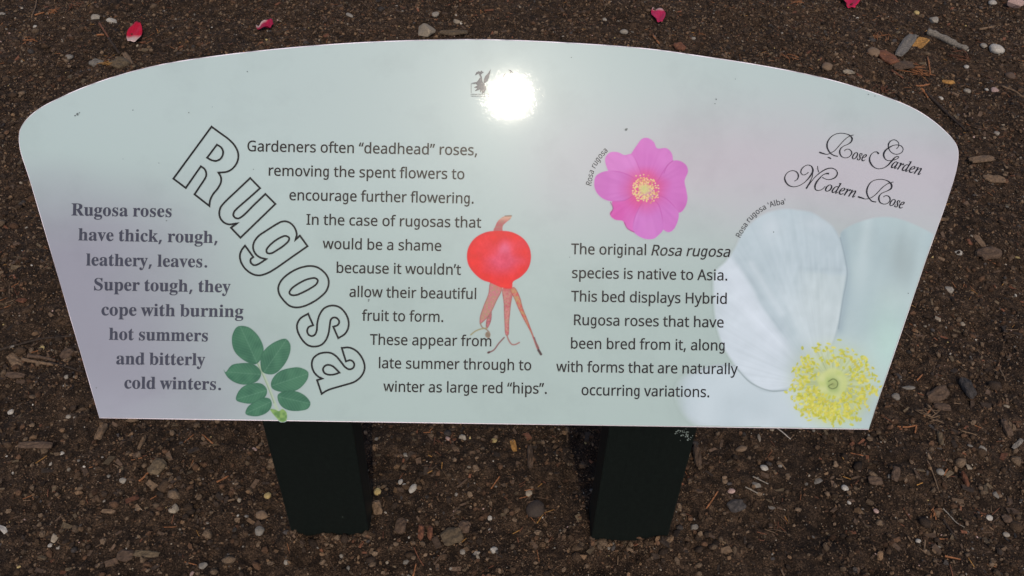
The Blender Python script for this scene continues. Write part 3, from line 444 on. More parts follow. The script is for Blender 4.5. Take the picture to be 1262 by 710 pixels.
print_shape('paragraph_lettering', L, (72, 74, 86), grow=.0001)
print_shape('caption_lettering', text_arc("Rosa rugosa", SANS, [(728.5, 230), (732, 212), (739.2, 198), (749.5, 186)], 12.2, .15), (60, 62, 66), grow=.00005)
print_shape('caption_lettering', text_arc("Rosa rugosa 'Alba'", SANS, [(911.8, 294), (918, 283), (928, 269.5), (942, 258.8), (956, 253.6), (969, 251.4)], 11.8), (60, 62, 66), grow=.00005)

TITLE = [
 ((205, 150, 6.45), [(360,40,1),(425,88),(490,135),(540,185),(567,235),(573,280),(560,330),(525,375),(480,399),(415,405,1),(434,440),(435,480),(410,530),(370,580),(348,628),(343,670,1),(225,578,1),(262,522),(300,465),(317,432),(316,400),(302,374),(275,355,1),(155,527,1),(57,453,1)]),
 ((205, 150, 6.45), [(403,183,1),(437,206),(452,240),(445,275),(425,300),(395,312),(360,306),(325,287,1)]),
 ((260, 210, 7.889), [(382,75,1),(250,200),(130,315),(95,360),(82,410),(90,460),(125,505),(175,525),(255,515,1),(195,558,1),(288,655,1),(627,327,1),(530,230,1),(420,335),(310,443),(265,468),(235,460),(218,435),(228,400),(250,375),(370,270),(478,173,1)]),
 ((285, 260, 7.889), [(668,240,1),(742,343,1),(560,470),(420,567),(340,610),(265,627),(200,610),(135,560),(95,495),(85,430),(105,375),(135,338,1),(215,448,1),(190,470),(190,500),(215,525),(245,525),(285,505),(340,468,1),(280,452),(235,415),(213,360),(222,305),(265,245),(345,190),(440,130),(490,105),(540,103),(590,130),(625,180),(637,230),(625,280,1)]),
 ((285, 260, 7.889), [(527,243),(563,262),(558,290),(520,330),(440,385),(385,413),(350,408),(343,380),(365,345),(420,295),(480,258)]),
 ((335, 320, 8.878), [(425,70),(500,85),(570,135),(615,200),(622,270),(595,345),(530,410),(450,465),(350,510),(265,523),(195,505),(125,440),(80,370),(72,305),(100,235),(170,165),(265,108),(345,80)]),
 ((335, 320, 8.878), [(475,203),(503,225),(490,265),(430,310),(340,358),(265,388),(210,385),(193,362),(215,320),(280,270),(370,222),(430,205)]),
 ((355, 365, 8.878), [(220,192,1),(275,318,1),(225,340),(210,380),(225,420),(260,437),(295,420),(315,370),(320,300),(345,205),(400,130),(480,103),(560,120),(630,190),(663,280),(655,360),(620,415),(550,460,1),(495,335,1),(545,315),(560,280),(540,245),(505,233),(470,255),(458,310),(445,400),(415,480),(360,535),(285,552),(215,535),(150,470),(105,380),(100,310),(135,245)]),
 ((370, 415, 8.878), [(455,123,1),(530,118),(600,145),(660,205),(700,290),(703,360),(670,430),(600,490),(480,530),(350,567),(290,590),(235,625,1),(185,475,1),(240,458,1),(190,430),(145,375),(127,300),(145,235),(200,190),(270,173),(340,180),(400,220),(450,280),(495,335),(540,357),(580,340),(592,300),(575,270),(545,257),(500,270,1)]),
 ((370, 415, 8.878), [(430,393,1),(370,413),(310,415),(265,395),(250,355),(270,320),(310,308),(360,325)])]
st = []
for (ox, oy, k), pts in TITLE:
    P = smooth_path([(ox + p[0]/k, oy + p[1]/k) for p in pts], True, 6, corners=[i for i, p in enumerate(pts) if len(p) > 2])
    st.append((P, 2.35, True))
ribbon_mesh('title_lettering', st, (30, 37, 37), .0006)

PEN = [  # calligraphic capitals: origin, scale, points with pen widths
 ((1000, 155, 12.91), [(420,487,14),(360,475,16),(310,445,18),(270,395,22),(247,330,25),(255,260,22),(300,190,15),(370,140,10),(460,120,8),(550,130,10),(615,160,18),(645,205,27),(630,255,22),(580,295,12),(510,325,9),(460,370,18),(448,425,25),(470,480,17),(520,510,9),(580,505,8),(625,470,15),(640,430,20),(620,390,14),(575,372,10),(538,385,8),(525,405,8)]),
 ((1000, 155, 12.91), [(668,148,7),(620,160,8),(560,195,9),(500,250,11),(430,330,12),(370,395,9),(320,425,7),(250,455,8),(200,447,18),(155,433,24),(122,422,22)]),
 ((1000, 155, 12.91), [(258,500,14),(285,512,20),(312,525,16)]),
 ((1040, 210, 11.83), [(470,462,14),(410,450,15),(365,405,17),(335,340,22),(335,280,22),(370,200,15),(430,150,10),(520,132,8),(600,140,10),(660,170,18),(695,215,26),(685,265,21),(620,305,11),(550,335,9),(515,375,18),(508,420,24),(530,470,16),(580,492,9),(635,480,8),(670,440,15),(665,395,19),(630,370,11),(592,375,9),(575,390,8)]),
 ((1040, 210, 11.83), [(720,170,7),(680,180,8),(620,205,9),(550,260,11),(480,335,12),(420,385,9),(380,405,7),(310,418,9),(270,405,19),(235,395,24),(203,385,22)]),
 ((1060, 160, 10.92), [(487,258,7),(515,225,7),(518,185,8),(490,148,8),(450,135,8),(405,155,14),(380,195,18),(382,240,14),(405,290,8),(450,322,7),(500,330,7),(555,308,8),(577,265,9),(560,225,8),(510,205,7),(450,210,10),(380,245,18),(330,290,22),(315,335,23),(325,375,17),(355,408,9),(410,415,8),(460,405,7),(505,385,8),(518,365,9),(495,358,9),(460,380,18),(420,425,22),(370,480,15),(310,515,9),(240,525,8),(180,500,14),(140,450,22),(125,400,20),(140,345,11),(180,305,8),(222,298,12),(250,325,26)]),
 ((960, 195, 10.92), [(205,310,7),(245,285,12),(260,235,20),(235,185,14),(180,168,8),(120,190,8),(78,250,14),(85,310,22),(130,365,16),(195,385,9),(270,370,8),(350,320,10),(420,240,20),(455,170,24),(440,115,16),(395,92,8),(340,110,9),(300,155,15),(295,200,14),(325,225,8),(365,215,7),(395,190,7)]),
 ((960, 195, 10.92), [(455,175,10),(450,235,9),(425,300,12),(395,360,18),(365,410,22)]),
 ((960, 195, 10.92), [(400,365,7),(470,270,9),(560,190,13),(640,145,16),(710,135,12),(765,160,10),(785,205,16),(760,255,18),(700,285,12),(640,285,8),(580,258,7)]),
 ((960, 195, 10.92), [(672,208,26),(640,207,18),(600,220,8),(550,265,15),(500,330,23),(482,385,22),(495,425,14),(535,435,9),(585,415,8),(620,380,7)]),
 ((960, 195, 10.92), [(518,105,8),(522,150,13),(535,190,8)])]
st = []
for (ox, oy, k), pts in PEN:
    A = np.array(pts, float); P = smooth_path([(ox + p[0]/k, oy + p[1]/k) for p in pts], False, 6)
    w = np.interp(np.linspace(0, len(pts) - 1, len(P)), np.arange(len(pts)), A[:, 2])/k
    st.append((P, np.maximum(w, .85), False))
ribbon_mesh('script_capitals', st, (40, 42, 48), .0006)
L = []
for t, *a in (("ose", 1049.6, 195.6, 1066.5, 199.2), ("arden", 1097.6, 206.6, 1134.0, 216.0), ("odern", 1016.2, 235.2, 1053.4, 243.8), ("ose", 1095.6, 253.0, 1112.6, 257.6)):
    print_shape('script_lettering', text_line(t, SCRIPT, *a, 28, shear=.08), (36, 38, 44), grow=.00018)

# ---- pictures, painted as ink on a fine sheet
def seg_sdf(x, y, P):
    """signed distance to a closed outline, positive inside"""
    d2 = np.full(x.shape, 1e9); ins = np.zeros(x.shape, bool); m = len(P)
    for i in range(m):
        ax_, ay_ = P[i]; bx, by = P[(i + 1) % m]; ex, ey = bx - ax_, by - ay_; wx, wy = x - ax_, y - ay_
        t = np.clip((wx*ex + wy*ey)/max(ex*ex + ey*ey, 1e-9), 0, 1); d2 = np.minimum(d2, (wx - t*ex)**2 + (wy - t*ey)**2)
        c = ((ay_ <= y) & (by > y)) | ((by <= y) & (ay_ > y))
        if abs(ey) > 1e-9: ins ^= c & (wx < ex*(wy/ey))
    return np.where(ins, 1, -1)*np.sqrt(d2)
def line_dist(x, y, P):
    d2 = np.full(x.shape, 1e9)
    for i in range(len(P) - 1):
        ax_, ay_ = P[i]; bx, by = P[i + 1]; ex, ey = bx - ax_, by - ay_; wx, wy = x - ax_, y - ay_
        t = np.clip((wx*ex + wy*ey)/max(ex*ex + ey*ey, 1e-9), 0, 1); d2 = np.minimum(d2, (wx - t*ex)**2 + (wy - t*ey)**2)
    return np.sqrt(d2)
def frame(pts, org): ox, oy, k = org; return [(ox + p[0]/k, oy + p[1]/k) for p in pts]
class Picture:
    def __init__(s, x0, y0, x1, y1, step):
        s.step = step; gx, gy = np.arange(x0, x1 + step, step), np.arange(y0, y1 + step, step)
        s.x, s.y = np.meshgrid(gx, gy, indexing='ij'); s.c = bg(s.x, s.y); s.a = np.zeros(s.x.shape)
    def lay(s, cov, colour):
        cov = np.clip(cov, 0, 1); s.c = s.c*(1 - cov[..., None]) + np.asarray(colour, float)*cov[..., None]; s.a = np.maximum(s.a, cov)
    def shape(s, pts, org, soft=1.0, k=5, corners=()):
        d = seg_sdf(s.x, s.y, smooth_path(frame(pts, org), True, k, corners)); return d, np.clip(d/soft + .5, 0, 1)
    def stroke(s, pts, org, w, colour, op=1.0, soft=.9, k=5):
        d = line_dist(s.x, s.y, smooth_path(frame(pts, org), False, k)); s.lay(op*np.clip((w/2 - d)/soft + .5, 0, 1), colour)
    def n(s, f, seed, sx=1, sy=1): return vnoise(s.x*f*sx + 50, s.y*f*sy + 50, seed) - .5
    def build(s, name, z, clip=None):
        u, w = S(s.x, s.y); nx, ny = s.x.shape; I = np.arange(nx*ny).reshape(nx, ny)
        q = np.stack([I[:-1, :-1], I[1:, :-1], I[1:, 1:], I[:-1, 1:]], -1).reshape(-1, 4)
        keep = (s.a.ravel()[q] > .01).any(1)
        if clip is not None: keep &= (seg_sdf(u, w, clip).ravel()[q] > 0).all(1)
        q = q[keep]; used, inv = np.unique(q, return_inverse=True); q = inv.reshape(q.shape)
        V = np.stack([u.ravel(), w.ravel(), np.full(u.size, z)], -1)[used]
        a = V[q[0]]; e1, e2 = a[1] - a[0], a[2] - a[0]
        if e1[0]*e2[1] - e1[1]*e2[0] < 0: q = q[:, ::-1].copy()
        return mesh_obj(name, V, q, PRINT, panel, tint=ink(s.c.reshape(-1, 3)[used]))
def mixc(a, b, t): return np.asarray(a, float)*(1 - t[..., None]) + np.asarray(b, float)*t[..., None]

# white rose
O = (820, 230, 2.218)
p = Picture(826, 250, 1162, 533, .75)
Cp = [(25,565),(38,530),(80,505),(130,490),(185,488),(240,500),(330,520),(440,560),(560,590),(620,620),(640,668),(600,680),(300,680),(130,670),(60,635)]
d, m_ = p.shape(Cp, O, 5)
c = mixc((186, 202, 208), (198, 213, 219), np.clip(.5 + 1.2*p.n(.03, 31) + (p.x - 860)/260, 0, 1))
c = mixc(c, (180, 194, 196), np.clip(sstep(9, 0, d)*.55, 0, 1)); c = mixc(c, (178, 205, 200), sstep(960, 1060, p.x)*.8); p.lay(m_*sstep(826, 850, p.x), c)
Bp = [(478,130),(500,110),(535,95),(580,84),(630,86),(690,108),(740,135),(790,170),(760,330),(640,480),(560,660),(470,600),(440,480),(470,390),(486,300),(492,210)]
d, m_ = p.shape(Bp, O, 2.6)
c = mixc((176, 196, 200), (186, 205, 206), np.clip(.5 + 1.5*p.n(.03, 32) + (p.y - 350)/300, 0, 1))
c = mixc(c, (158, 178, 186), np.exp(-(line_dist(p.x, p.y, np.array(frame([(482,130),(497,240),(488,300),(474,390)], O)))/7)**2)*.75)
c = mixc(c, (160, 176, 177), np.exp(-((p.x - 1112)/16)**2 - ((p.y - 322)/34)**2)*.75)
c = mixc(c, (192, 210, 213), np.exp(-((p.x - 1066 + .12*(p.y - 300))/9)**2)*sstep(400, 300, p.y)*.7)
c = mixc(c, (186, 216, 208), np.exp(-((p.x - 1096)/28)**2 - ((p.y - 425)/50)**2)*.9)
c = mixc(c, (176, 196, 196), sstep(430, 520, p.y)*.6)
f_ = 4*(vnoise(p.x*.11 + p.y*.02 + 5, p.y*.02 + 3, 33) - .5); c = c + (f_*sstep(1035, 1065, p.x)*sstep(420, 320, p.y))[..., None]
p.lay(m_, c)
Ap = [(270,75),(296,66),(330,61),(362,64),(398,70),(430,88),(458,110),(478,145),(490,190),(494,212),(500,226),(497,250),(488,300),(475,380),(455,440),(420,500),(370,540),(320,557),(270,560),(230,535),(195,493),(160,440),(140,380),(132,300),(136,235),(165,205),(190,170),(212,125),(240,95)]
d, m_ = p.shape(Ap, O, 3.4)
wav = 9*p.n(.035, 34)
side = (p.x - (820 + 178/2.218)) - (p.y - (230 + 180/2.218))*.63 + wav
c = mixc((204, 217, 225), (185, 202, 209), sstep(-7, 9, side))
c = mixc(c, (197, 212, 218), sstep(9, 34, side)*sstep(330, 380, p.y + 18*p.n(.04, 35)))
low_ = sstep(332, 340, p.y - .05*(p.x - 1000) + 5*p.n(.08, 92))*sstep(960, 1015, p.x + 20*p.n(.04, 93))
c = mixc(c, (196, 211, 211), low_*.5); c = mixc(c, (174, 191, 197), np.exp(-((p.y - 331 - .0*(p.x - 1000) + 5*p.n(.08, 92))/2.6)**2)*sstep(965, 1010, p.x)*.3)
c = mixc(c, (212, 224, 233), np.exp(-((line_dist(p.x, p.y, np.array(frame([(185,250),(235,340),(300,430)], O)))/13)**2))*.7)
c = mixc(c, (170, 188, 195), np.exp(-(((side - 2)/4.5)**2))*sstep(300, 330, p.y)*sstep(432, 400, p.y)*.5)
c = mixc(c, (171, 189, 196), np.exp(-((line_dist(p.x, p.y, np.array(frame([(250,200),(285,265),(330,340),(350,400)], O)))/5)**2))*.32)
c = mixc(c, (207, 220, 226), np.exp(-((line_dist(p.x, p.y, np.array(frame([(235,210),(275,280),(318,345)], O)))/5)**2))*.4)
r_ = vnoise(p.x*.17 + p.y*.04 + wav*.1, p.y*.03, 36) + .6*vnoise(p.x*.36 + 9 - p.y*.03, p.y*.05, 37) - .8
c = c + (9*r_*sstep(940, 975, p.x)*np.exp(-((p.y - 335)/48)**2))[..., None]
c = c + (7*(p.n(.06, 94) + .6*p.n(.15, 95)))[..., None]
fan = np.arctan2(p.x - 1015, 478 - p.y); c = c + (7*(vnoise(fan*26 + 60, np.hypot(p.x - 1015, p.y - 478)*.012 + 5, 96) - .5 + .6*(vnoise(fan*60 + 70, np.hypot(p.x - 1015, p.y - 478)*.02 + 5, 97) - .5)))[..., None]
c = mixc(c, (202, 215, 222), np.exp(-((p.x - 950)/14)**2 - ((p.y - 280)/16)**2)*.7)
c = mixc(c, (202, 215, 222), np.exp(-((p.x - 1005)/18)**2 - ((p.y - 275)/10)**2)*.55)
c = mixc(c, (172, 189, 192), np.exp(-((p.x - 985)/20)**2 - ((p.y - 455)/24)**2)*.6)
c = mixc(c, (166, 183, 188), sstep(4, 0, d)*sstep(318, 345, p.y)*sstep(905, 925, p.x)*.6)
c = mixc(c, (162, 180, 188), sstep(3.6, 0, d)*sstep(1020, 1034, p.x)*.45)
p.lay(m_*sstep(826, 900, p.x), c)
p.stroke([(478,140),(490,190),(497,240),(486,305),(473,388)], O, 1.6, (140, 160, 168), .55)
p.stroke([(195,497),(232,535),(285,558),(332,557)], O, 1.7, (134, 150, 150), .6)
p.stroke([(85,505),(130,490),(190,489)], O, 1.5, (150, 160, 168), .5)
for k in range(12):
    x0 = 960 + 6*k + rng.uniform(-2, 2); p.lay(.12*np.exp(-((p.x - x0 - .06*(p.y - 320)*(k - 6)*.2)/1.2)**2)*np.exp(-((p.y - 330 - rng.uniform(-12, 12))/16)**2)*m_, (206, 218, 222))
# its stamens
cx, cy = 1026.5, 473.0
ph = rng.uniform(0, 2*math.pi, 640); rr = np.concatenate([rng.uniform(21, 56, 400), rng.normal(42, 8, 240).clip(22, 60)])
knots = rng.uniform(0, 2*math.pi, 16); ph[:230] = (knots[rng.integers(0, 16, 230)] + rng.normal(0, .13, 230)) % (2*math.pi)
low = rng.random(640) < .30; ph[low] = rng.normal(1.9, .75, low.sum()); rr[low] *= rng.uniform(.62, .95, low.sum())
p.lay(.6*np.exp(-(np.hypot(p.x - cx, p.y - cy)/45)**4), (200, 211, 136)); p.lay(.35*np.exp(-((np.hypot(p.x - cx, p.y - cy - 3) - 36)/11)**2)*(.5 + .5*np.sin(np.arctan2(p.y - cy, p.x - cx))), (206, 206, 92))
for a_, r_ in zip(ph, rr):
    ex, ey = cx + r_*math.cos(a_)*.98, cy + r_*math.sin(a_)*.98 + 1
    d = line_dist(p.x, p.y, np.array([(cx + 13*math.cos(a_), cy + 13*math.sin(a_)), (ex, ey)])); p.lay(.26*np.clip((.5 - d)/.9 + .5, 0, 1), rng.choice([(176, 190, 140), (205, 212, 172), (150, 165, 120)], axis=0))
d = np.hypot(p.x - cx, p.y - cy) + 5*p.n(.12, 38)
p.lay(.92*np.clip((19 - d)/4 + .5, 0, 1), mixc((192, 206, 128), (206, 214, 150), np.clip(.5 + p.n(.15, 39)*1.5, 0, 1)))
p.lay(.8*np.exp(-((d - 6)/4.5)**2), (160, 182, 112)); p.lay(.75*np.exp(-(np.hypot(p.x - cx, p.y - cy - 1)/4.6)**2), (138, 152, 92))
p.stroke([(1021,470),(1027,467),(1032,471),(1031,477),(1025,479),(1021,476),(1026,473)], (0, 0, 1), 1.1, (92, 104, 62), .8)
for a_, r_ in zip(ph, rr):
    if r_ < 27 and rng.random() < .55: continue
    ex, ey = cx + r_*math.cos(a_)*.98, cy + r_*math.sin(a_)*.98 + 1; th = rng.uniform(0, math.pi); L1, L2 = rng.uniform(1.6, 3.0), rng.uniform(.95, 1.6)
    dx, dy = p.x - ex, p.y - ey; q = ((dx*math.cos(th) + dy*math.sin(th))/L1)**2 + ((-dx*math.sin(th) + dy*math.cos(th))/L2)**2
    cc = np.array([(206, 206, 86), (216, 213, 104), (188, 192, 76), (206, 198, 84)][rng.integers(4)]) + rng.uniform(-12, 8)
    p.lay(.88*np.clip(1.5 - .9*q, 0, 1), cc)
    if rng.random() < .3: p.lay(.5*np.clip(1 - ((dx - 1)/.8)**2 - ((dy - 1.2)/.7)**2, 0, 1), (120, 128, 60))
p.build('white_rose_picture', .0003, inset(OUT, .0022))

# pink rose
O = (700, 150, 4.735)
p = Picture(728, 166, 852, 298, .55)
petals = [([(432,100),(465,95),(500,118),(520,155),(575,155),(605,185),(612,228),(600,300),(520,370),(440,380),(370,330),(340,240),(370,185),(400,140)], (203,104,190)),
 ([(612,228),(655,230),(690,255),(700,290),(680,345),(690,400),(697,450),(685,495),(655,530),(600,520),(540,450),(500,400),(530,330),(575,260)], (199,100,186)),
 ([(222,255),(218,210),(245,180),(290,178),(330,195),(372,190),(420,280),(440,380),(350,400),(260,330)], (206,116,196)),
 ([(258,465),(330,455),(400,420),(450,470),(440,560),(400,640),(385,645),(355,630),(330,600),(320,580),(275,572),(248,550),(245,530),(262,510)], (206,72,168)),
 ([(215,290),(300,290),(400,340),(420,400),(370,440),(330,462),(258,465),(215,455),(180,430),(158,395),(153,350),(165,315)], (196,98,186)),
 ([(560,440),(600,470),(645,530),(637,590),(610,635),(585,645),(555,630),(525,600),(500,500),(500,430)], (201,108,194)),
 ([(450,450),(520,470),(548,540),(555,630),(530,660),(500,683),(455,685),(415,670),(385,645),(378,600),(392,545),(420,490)], (200,110,196))]
cx, cy = 700 + 448/4.735, 150 + 395/4.735
R = np.hypot(p.x - cx, p.y - cy)
for k, (pts, cc) in enumerate(petals):
    d, m_ = p.shape(pts, O, 1.1)
    cc = np.array(cc)*.86 + .14*np.array((196, 136, 190)); c = mixc((212, 78, 150), cc, sstep(5, 36, R + 10*p.n(.08, 40 + k)))
    c = mixc(c, (214, 134, 208), np.clip(.8*p.n(.05, 50 + k) + .15, 0, 1)*sstep(20, 45, R))
    a_ = np.arctan2(p.y - cy, p.x - cx); c = c + (7*(vnoise(a_*14 + 40, R*.05, 60 + k) - .5))[..., None]
    c = mixc(c, (176, 62, 150), sstep(2.0, 0, d)*sstep(52, 36, R)*.5); p.lay(m_, c)
p.stroke([(248,470),(262,505),(247,540)], O, 1.2, (120, 50, 100), .6); p.stroke([(330,590),(345,622),(385,645)], O, 1.2, (140, 48, 110), .6)
p.stroke([(612,228),(580,255),(560,300)], O, 1.2, (178, 80, 160), .6)
p.lay(.6*np.exp(-(R/20)**4), (214, 84, 132))
for k in range(260):
    a_ = rng.uniform(0, 6.283); r_ = rng.normal(10.5, 3.6); ex, ey = cx + r_*math.cos(a_), cy + r_*math.sin(a_)
    cc = [(230, 204, 138), (236, 190, 128), (222, 214, 150), (205, 150, 110)][rng.integers(4)]
    p.lay(.9*np.clip(1.5 - ((p.x - ex)/1.0)**2 - ((p.y - ey)/.9)**2, 0, 1), cc)
p.lay(.85*np.exp(-(R/6.5)**4), (206, 208, 138)); p.lay(.35*np.exp(-(np.hypot(p.x - cx + 1, p.y - cy + 1)/3)**2), (178, 190, 110))
p.build('pink_rose_picture', .0003)

# rose hip
O = (560, 250, 3.554)
p = Picture(572, 262, 672, 442, .55)
for pts, cc, c2 in (([(150,490),(160,455),(163,500),(156,530),(142,552),(138,545),(140,515)], (150,88,98), (190,110,116)),
                ([(160,345),(208,372),(185,430),(155,490),(128,520),(113,530),(111,505),(128,450),(148,400)], (192,116,124), (172,136,112)),
                ([(212,375),(252,383),(247,450),(240,520),(236,580),(226,582),(219,520),(216,440)], (184,98,104), (196,132,124)),
                ([(243,378),(262,370),(286,410),(300,460),(320,510),(350,590),(372,640),(366,645),(335,570),(303,510),(283,470),(262,420)], (186,142,96), (200,84,84))):
    d, m_ = p.shape(pts, O, .9); t = np.clip(.5 + 1.6*p.n(.5, 71) + (p.y - 380)/120, 0, 1); c = mixc(cc, c2, t); c = mixc(c, (158, 146, 108), np.clip(2.2*p.n(.8, 76) - .25, 0, .8)); c = mixc(c, (226, 140, 148), np.clip(2.2*p.n(1.1, 77) - .45, 0, .6)); c = mixc(c, (120, 66, 66), sstep(1.8, 0, d)*.5); p.lay(m_, c)
for pts, w, cc in (([(113,528),(122,545),(142,556),(155,575),(150,590),(138,582),(142,568),(152,566)], 1.5, (140,116,98)), ([(142,548),(115,553),(92,562),(72,578)], 1.5, (150,142,104)), ([(148,580),(146,576)], 4.2, (128,112,92)),
                   ([(218,590),(195,615),(172,645),(150,656)], 1.7, (126,92,92)), ([(153,654),(148,656)], 2.4, (84,58,58)), ([(230,580),(238,602),(252,620),(268,620),(284,612)], 1.7, (156,112,106)),
                   ([(350,590),(362,625),(373,650)], 1.5, (110,90,92)), ([(368,645),(379,663)], 2.9, (70,52,52))): p.stroke(pts, O, w, cc, .95)
d, m_ = p.shape([(172,126),(180,100),(192,78),(216,60),(250,56),(246,70),(226,86),(212,102),(208,128)], O, .9)
p.lay(m_, mixc(mixc((176, 96, 98), (204, 160, 138), sstep(276, 268, p.y)), (158, 130, 112), np.clip(p.n(.4, 72)*1.4, 0, 1))); p.stroke([(222,58),(250,57)], O, 1.3, (110, 100, 82), .8)
d, m_ = p.shape([(55,237),(62,195),(90,155),(138,129),(190,123),(250,128),(300,155),(328,195),(335,243),(322,290),(290,325),(256,347),(250,374),(205,370),(158,350),(118,335),(82,303),(62,272)], O, 1.0)
c = mixc((228, 24, 24), (218, 66, 98), np.clip(1.15*np.exp(-((p.x - 620)/24)**2 - ((p.y - 317)/20)**2) + .5*p.n(.09, 73), 0, 1))
c = c + (16*p.n(.13, 74) + 10*p.n(.5, 75))[..., None]; c = mixc(c, (230, 116, 150), np.exp(-((p.x - 622)/8)**2 - ((p.y - 306)/7)**2)*.55); c = mixc(c, (206, 34, 52), sstep(5, 0, d)*.5)
p.lay(m_, c); p.lay(np.exp(-((p.x - 622)/8)**2 - ((p.y - 352)/4)**2)*.6, (244, 62, 50))
p.build('rose_hip_picture', .0003)

# leaf
O = (240, 380, 4.733)
p = Picture(272, 398, 386, 522, .5)
p.stroke([(368,318),(400,385),(435,470),(465,550),(492,615)], O, 3.4, (172, 190, 166)); p.stroke([(366,322),(398,390),(432,472),(462,552)], O, .9, (120, 142, 118), .8)
d, m_ = p.shape([(440,588),(468,590),(490,600),(512,588),(535,608),(533,655),(505,662),(478,640)], O, 1); p.lay(m_, mixc((134, 168, 96), (98, 138, 78), np.clip(.5 + p.n(.3, 80)*1.6, 0, 1)))
for k, (pts, base_, tip) in enumerate((
  ([(250,107),(308,108),(358,145),(390,195),(402,240),(390,290),(358,325),(320,320),(275,295),(235,255),(218,205),(222,150)], (365,322), (268,110)),
  ([(530,178),(555,205),(558,245),(540,300),(510,345),(470,380),(430,385),(395,370),(384,330),(390,270),(420,230),(470,195)], (402,376), (535,182)),
  ([(170,358),(180,372),(215,332),(270,320),(330,322),(370,345),(388,380),(370,420),(330,440),(280,445),(230,430),(195,405),(178,380)], (386,386), (175,370)),
  ([(660,370),(662,400),(640,440),(600,475),(550,488),(490,485),(450,465),(445,435),(465,395),(500,365),(560,348),(610,345)], (450,452), (660,382)),
  ([(242,535),(250,495),(285,455),(340,437),(390,440),(420,470),(418,505),(390,535),(340,555),(290,553)], (422,478), (245,530)),
  ([(675,555),(660,585),(610,598),(550,595),(510,575),(487,540),(485,505),(515,485),(560,480),(610,490),(655,520)], (487,515), (674,556)),
  ([(297,615),(310,575),(350,545),(400,520),(440,530),(450,560),(435,595),(400,620),(350,630)], (446,545), (300,612)))):
    d, m_ = p.shape(pts, O, .8)
    (ax_, ay_), (bx, by) = frame([base_, tip], O); ex, ey = bx - ax_, by - ay_; ln = math.hypot(ex, ey); ex, ey = ex/ln, ey/ln
    s_ = (p.x - ax_)*ex + (p.y - ay_)*ey; t_ = -(p.x - ax_)*ey + (p.y - ay_)*ex
    vein = np.exp(-(((s_ - abs(t_)*.9) % 4.2 - 2.1)/.6)**2)*.28 + .5*np.exp(-(t_/.7)**2)
    c = mixc((58, 106, 82), (72, 122, 94), np.clip(.5 + 1.5*p.n(.12, 81 + k) + (t_ > 0)*.18, 0, 1)); c = mixc(c, (98, 144, 117), vein); c = mixc(c, (46, 86, 68), sstep(1.6, 0, d + .8*p.n(.9, 91))*.5)
    p.lay(m_, c)
p.build('leaf_picture', .0003)

# crest emblem and the small dirt marks
O = (540, 60, 7.01)
E_ = [[(318,232),(330,205),(350,195),(365,200),(372,188),(380,198),(395,205),(378,216),(372,224),(352,216),(338,222)],
      [(352,222),(366,218),(378,245),(384,290),(398,302),(414,325),(416,350),(402,372),(396,394),(388,378),(380,398),(376,362),(364,382),(362,352),(340,362),(315,368),(338,342),(308,336),(340,318),(322,302),(284,299),(335,287),(356,258),(366,248)],
      [(394,268),(408,236),(430,214),(454,178),(448,215),(440,248),(426,280),(402,300),(392,290)],
      [(556,252),(566,226),(584,212),(572,232),(560,254)], [(604,182),(628,186),(652,214),(632,204),(616,216),(626,198)]]
loops = [smooth_path(frame(q, O), True, 3, corners=range(len(q))) for q in E_]
def bar(x0, y0, x1, y1): return np.array([(540 + a/7.01, 60 + b/7.01) for a, b in ((x0, y0), (x1, y0), (x1, y1), (x0, y1))])
loops += [bar(283, 305, 287, 385), bar(283, 303, 318, 306), bar(446, 300, 449, 395)]
for row in (391, 408):
    x = 282
    while x < 440:
        w_ = rng.uniform(3, 8); loops.append(bar(x, row, x + w_, row + rng.uniform(5, 9))); x += w_ + rng.uniform(2, 4)
print_shape('emblem', [[q] for q in loops], (72, 78, 88))
loops = []
for x, y, r_ in ((771.5, 160, 1.7), (772.6, 159, 1), (882.5, 122.5, 1), (881, 128, .7), (906, 97.5, .6), (312.5, 208.7, .6), (454.5, 369.5, 1.1), (454.2, 371.2, .8), (205.3, 272, .8), (704, 71, .6), (96, 141, 1.6), (93, 142.5, 1), (98, 139, .8),
                 (119, 478, .7), (305, 88.5, .8), (1070, 116.5, .8), (1078, 118.5, .6), (953, 286, .9), (505.5, 419.2, .5), (1119, 361.5, .7), (262, 132, .5), (196, 201, .6), (152, 196, .5), (164, 136, .8), (233, 139, .8), (702, 317, .6)):
    a_ = np.arange(7)/7*6.283; loops.append(np.stack([x + r_*np.cos(a_)*rng.uniform(.6, 1.2, 7), y + r_*np.sin(a_)*rng.uniform(.6, 1.2, 7)], -1))
tag(print_shape('dirt_specks', [[q] for q in loops], (104, 112, 112), z=.0009), kind='stuff')

# ------------------------------------------------------------------ things lying on the soil
def ground_pair(px, py, L_, ang):
    a = math.radians(ang); c, s = math.cos(a)*L_/2, math.sin(a)*L_/2
    return G(px - c, py - s), G(px + c, py + s)
def place(o, px, py, ang=0, up=0.0, tilt=(0, 0)):
    A, B = ground_pair(px, py, 4, ang); m = G(px, py)
    o.location = (m[0], m[1], float(soil_z(m[0], m[1])) + up)
    o.rotation_euler = (tilt[0], tilt[1], math.atan2(B[1] - A[1], B[0] - A[0]))
def span(px, py, L_, Wd, ang):
    A, B = ground_pair(px, py, L_, ang); P, Q = ground_pair(px, py, Wd, ang + 90)
    return float(np.linalg.norm(B - A)), float(np.linalg.norm(Q - P))
TINT = dict(white=(.30, .27, .23), pale=(.20, .172, .138), beige=(.20, .16, .115), grey=(.135, .117, .096), pink=(.30, .20, .17), tan=(.13, .083, .049), yellow=(.30, .22, .09),
            brown=(.075, .047, .03), dark=(.03, .02, .014), olive=(.085, .06, .035), orange=(.215, .088, .036), rust=(.12, .048, .025), amber=(.26, .13, .035), silver=(.125, .108, .09), slate=(.045, .038, .034))
